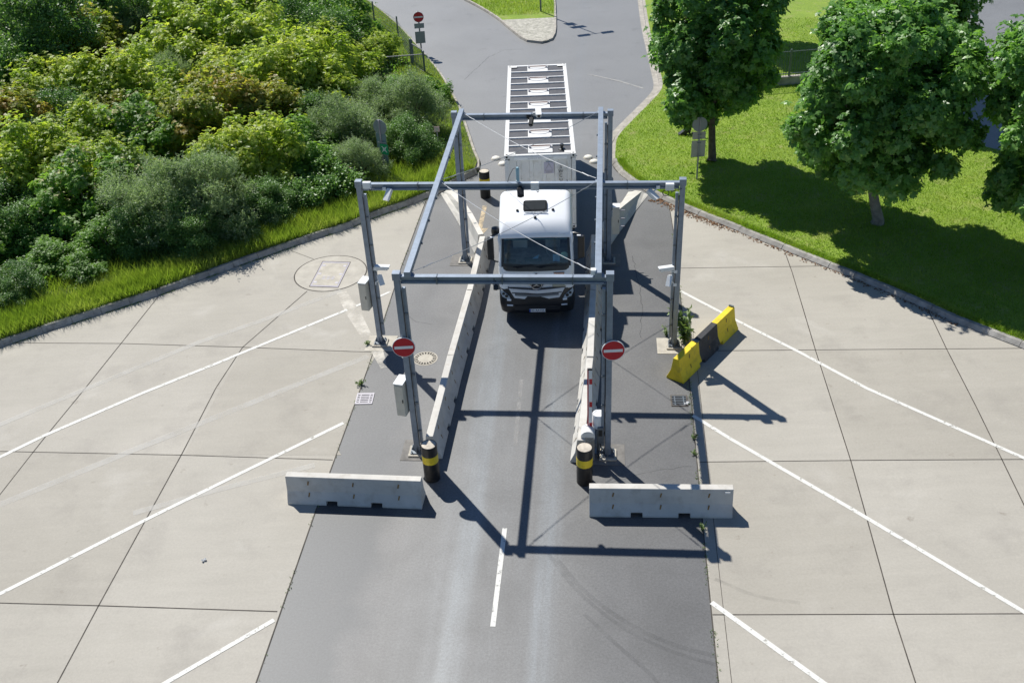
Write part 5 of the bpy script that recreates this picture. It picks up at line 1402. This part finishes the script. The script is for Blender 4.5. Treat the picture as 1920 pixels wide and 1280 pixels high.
# ------------------------------------------------------------------ grass (uncountable blades)
def blades(name, P2, z, hmin, hmax, wd, mat, lean=.5, tint_n=None):
    n = len(P2); h = rng.uniform(hmin, hmax, n)
    a = rng.uniform(0, 2 * math.pi, n); s = np.stack([np.cos(a), np.sin(a), np.zeros(n)], 1) * (wd * rng.uniform(.7, 1.3, n))[:, None] * .5
    b_ = np.stack([P2[:, 0], P2[:, 1], np.full(n, z)], 1); b2 = rng.uniform(0, 2 * math.pi, n)
    tip_ = b_ + np.stack([np.cos(b2) * h * lean, np.sin(b2) * h * lean, h], 1) * np.array([1, 1, 1.])
    V = np.stack([b_ - s, b_ + s, tip_], 1).reshape(-1, 3)
    f = .5 + .28 * np.sin(P2[:, 0] * 1.3 + np.sin(P2[:, 1] * .9) * 2) * np.sin(P2[:, 1] * 1.7 + 1) + rng.normal(0, .16, n)
    o = link(name, leaves_mesh(name, V, np.repeat(np.clip(f, 0, 1), 3), M[mat], False)); o['kind'] = 'stuff'; return o
def along(line, d0, d1, n, side=1, bias=1.):
    P = [Vector((p[0], p[1])) for p in line]; L = np.cumsum([0] + [(b_ - a_).length for a_, b_ in zip(P[:-1], P[1:])])
    out = []
    for s in rng.uniform(0, L[-1], n):
        i = min(np.searchsorted(L, s, 'right') - 1, len(P) - 2); t = (P[i + 1] - P[i]).normalized()
        q = P[i] + t * (s - L[i]) + Vector((-t.y, t.x)) * side * (d0 + (d1 - d0) * rng.random() ** bias); out.append((q.x, q.y))
    return np.array(out)
KLv = KL[1:]
ptsv = np.concatenate([along(KLv, .22, 1.5, 42000, 1, 1.3), along(KLv, 1.0, 5.0, 30000, 1, 1.)])
clump = np.sin(ptsv[:, 0] * 2.1 + 1.3 * np.sin(ptsv[:, 1] * 1.7)) * np.sin(ptsv[:, 1] * 2.6) 
ptsv = ptsv[rng.random(len(ptsv)) < .68 + .4 * clump]
blades('verge_grass', ptsv, .16, .16, .62, .028, 'blade', .55)
pk = along(KLR[:46], .18, 2.6, 26000, 1, .9); blades('verge_grass', pk, .16, .05, .22, .025, 'blade', .6)
d2 = lambda q: np.clip(1.25 - (q[:, 1] - 25) / 45, .25, 1)
lp = pts_in([p for p in lw if p.y < 62] + [Vector((33, 60)), Vector((26, 26))], 190000, d2)
cpx = [(p.x, p.y) for p in cp]; a0, a1, b1 = Vector(cpx[0]), Vector(cpx[3]), Vector(cpx[6])
def in_park(q):
    c = np.zeros(len(q), bool); j = len(cpx) - 1
    for i in range(len(cpx)):
        c ^= ((cpx[i][1] > q[:, 1]) != (cpx[j][1] > q[:, 1])) & (q[:, 0] < (cpx[j][0] - cpx[i][0]) * (q[:, 1] - cpx[i][1]) / (cpx[j][1] - cpx[i][1] + 1e-12) + cpx[i][0]); j = i
    return c
lp = lp[~in_park(lp)]
blades('lawn_grass', lp, .10, .035, .105, .03, 'bladel', .8)
lg = along(KR, .24, .6, 14000, -1); blades('lawn_grass', lg, .10, .06, .16, .025, 'bladel', .7)
ip = pts_in([p for p in isl if p.y > at(1000, 36).y], 26000); blades('island_grass', ip, .11, .06, .30, .03, 'blade', .5)

# moss and grit creeping along kerb feet, dead leaves
lf = np.concatenate([along(KR[9:12], -.42, -.02, 500, -1, .5), along(KR[4:10], -.22, -.01, 420, -1, .5), along(KR[11:14], -.5, 0, 160, -1, .6)])
n = len(lf); V, T = leaf_arrays(np.column_stack([lf, rng.uniform(.012, .03, n)]), unit(np.column_stack([rng.normal(0, 1, (n, 2)), rng.normal(0, .15, n)])), unit(rng.normal(0, .3, (n, 3)) + np.array([0, 0, 1.])), rng.uniform(.03, .10, n), .7, rng.random(n))
o = link('fallen_leaves', leaves_mesh('fallen_leaves', V, T, M['litter'])); o['kind'] = 'stuff'
ms = np.concatenate([along(KL[1:], -.10, .0, 3500, 1, .4), along(RE[1:6], -.07, .07, 900), along(LE[1:6], -.05, .05, 300)])
ms = ms[np.sin(ms[:, 0] * 3.1) * np.sin(ms[:, 1] * 2.3) > -.05]
blades('joint_moss', ms, .004, .015, .06, .025, 'weed', .9)

def weed(label, px, py, h, n, spread, seed, cat='weed'):
    r_ = np.random.default_rng(seed); p = at(px, py); t = thing('weed', label, cat, (p.x, p.y, 0), 0, 'weeds growing from joints in the paving')
    sb = MB(); cs, ds, ls = [], [], []
    for i in range(n):
        a = r_.uniform(0, 6.28); e = Vector((math.cos(a) * spread * r_.uniform(.2, 1), math.sin(a) * spread * r_.uniform(.2, 1), h * r_.uniform(.55, 1)))
        m = Vector((e.x * .35, e.y * .35, e.z * .55)); sb.tube([(0, 0, 0), m, e], [.010, .008, .004], 5)
        for k_ in range(16):
            f = r_.uniform(.15, 1); q = (Vector((0, 0, 0)).lerp(m, f * 2) if f < .5 else m.lerp(e, f * 2 - 1)); cs.append(tuple(q)); ds.append(r_.normal(0, 1, 3) + np.array([0, 0, .25])); ls.append(h * r_.uniform(.10, .22) + .03)
    c_, d_ = np.array(cs), unit(np.array(ds)); N_ = len(c_)
    V, T = leaf_arrays(c_, d_, unit(r_.normal(0, .5, (N_, 3)) + np.array([0, 0, 1.])), np.array(ls), .38, r_.random(N_), .2, .25)
    link('leaves', leaves_mesh('leaves', V, T, M['weed']), t); sb.build('stems', M['weed'], t)
weed('tall leafy weed growing beside the right outer post footing', 1283, 640, 1.15, 16, .5, 1)
weed('small weed at the left foot of the right outer post', 1248, 628, .35, 6, .22, 2)
weed('spiky weed above the bright drain grate on the left yard edge', 676, 722, .22, 7, .2, 3)
weed('weed in the right yard joint just below the dark drain grate', 1301, 822, .18, 6, .14, 4)
weed('flat weed in the right yard joint near the right front barrier', 1303, 852, .16, 6, .14, 5)
weed('weed in front of the right crosswise barrier', 1317, 992, .22, 6, .16, 6)
weed('weed by the left outer post footing beside the sign', 690, 646, .18, 5, .16, 7)

# scraps
for lab, px, py, s in (('white scrap of paper on the dark drain grate', 1288, 757, .16), ('white scrap of litter on the left slabs between two white lines', 383, 1051, .12)):
    p = at(px, py); t = thing('paper_scrap', lab, 'litter', (p.x, p.y, .02), .6)
    mb = MB(); n_ = 5; vs = [(i * s / n_ - s / 2, j * s * .6 / n_ - s * .3, .02 * math.sin(i * 2.1 + j * 1.3) + .02) for j in range(n_ + 1) for i in range(n_ + 1)]
    mb.add(vs, [(j * (n_ + 1) + i, j * (n_ + 1) + i + 1, (j + 1) * (n_ + 1) + i + 1, (j + 1) * (n_ + 1) + i) for j in range(n_) for i in range(n_)]); mb.build('sheet', M['paper'], t)
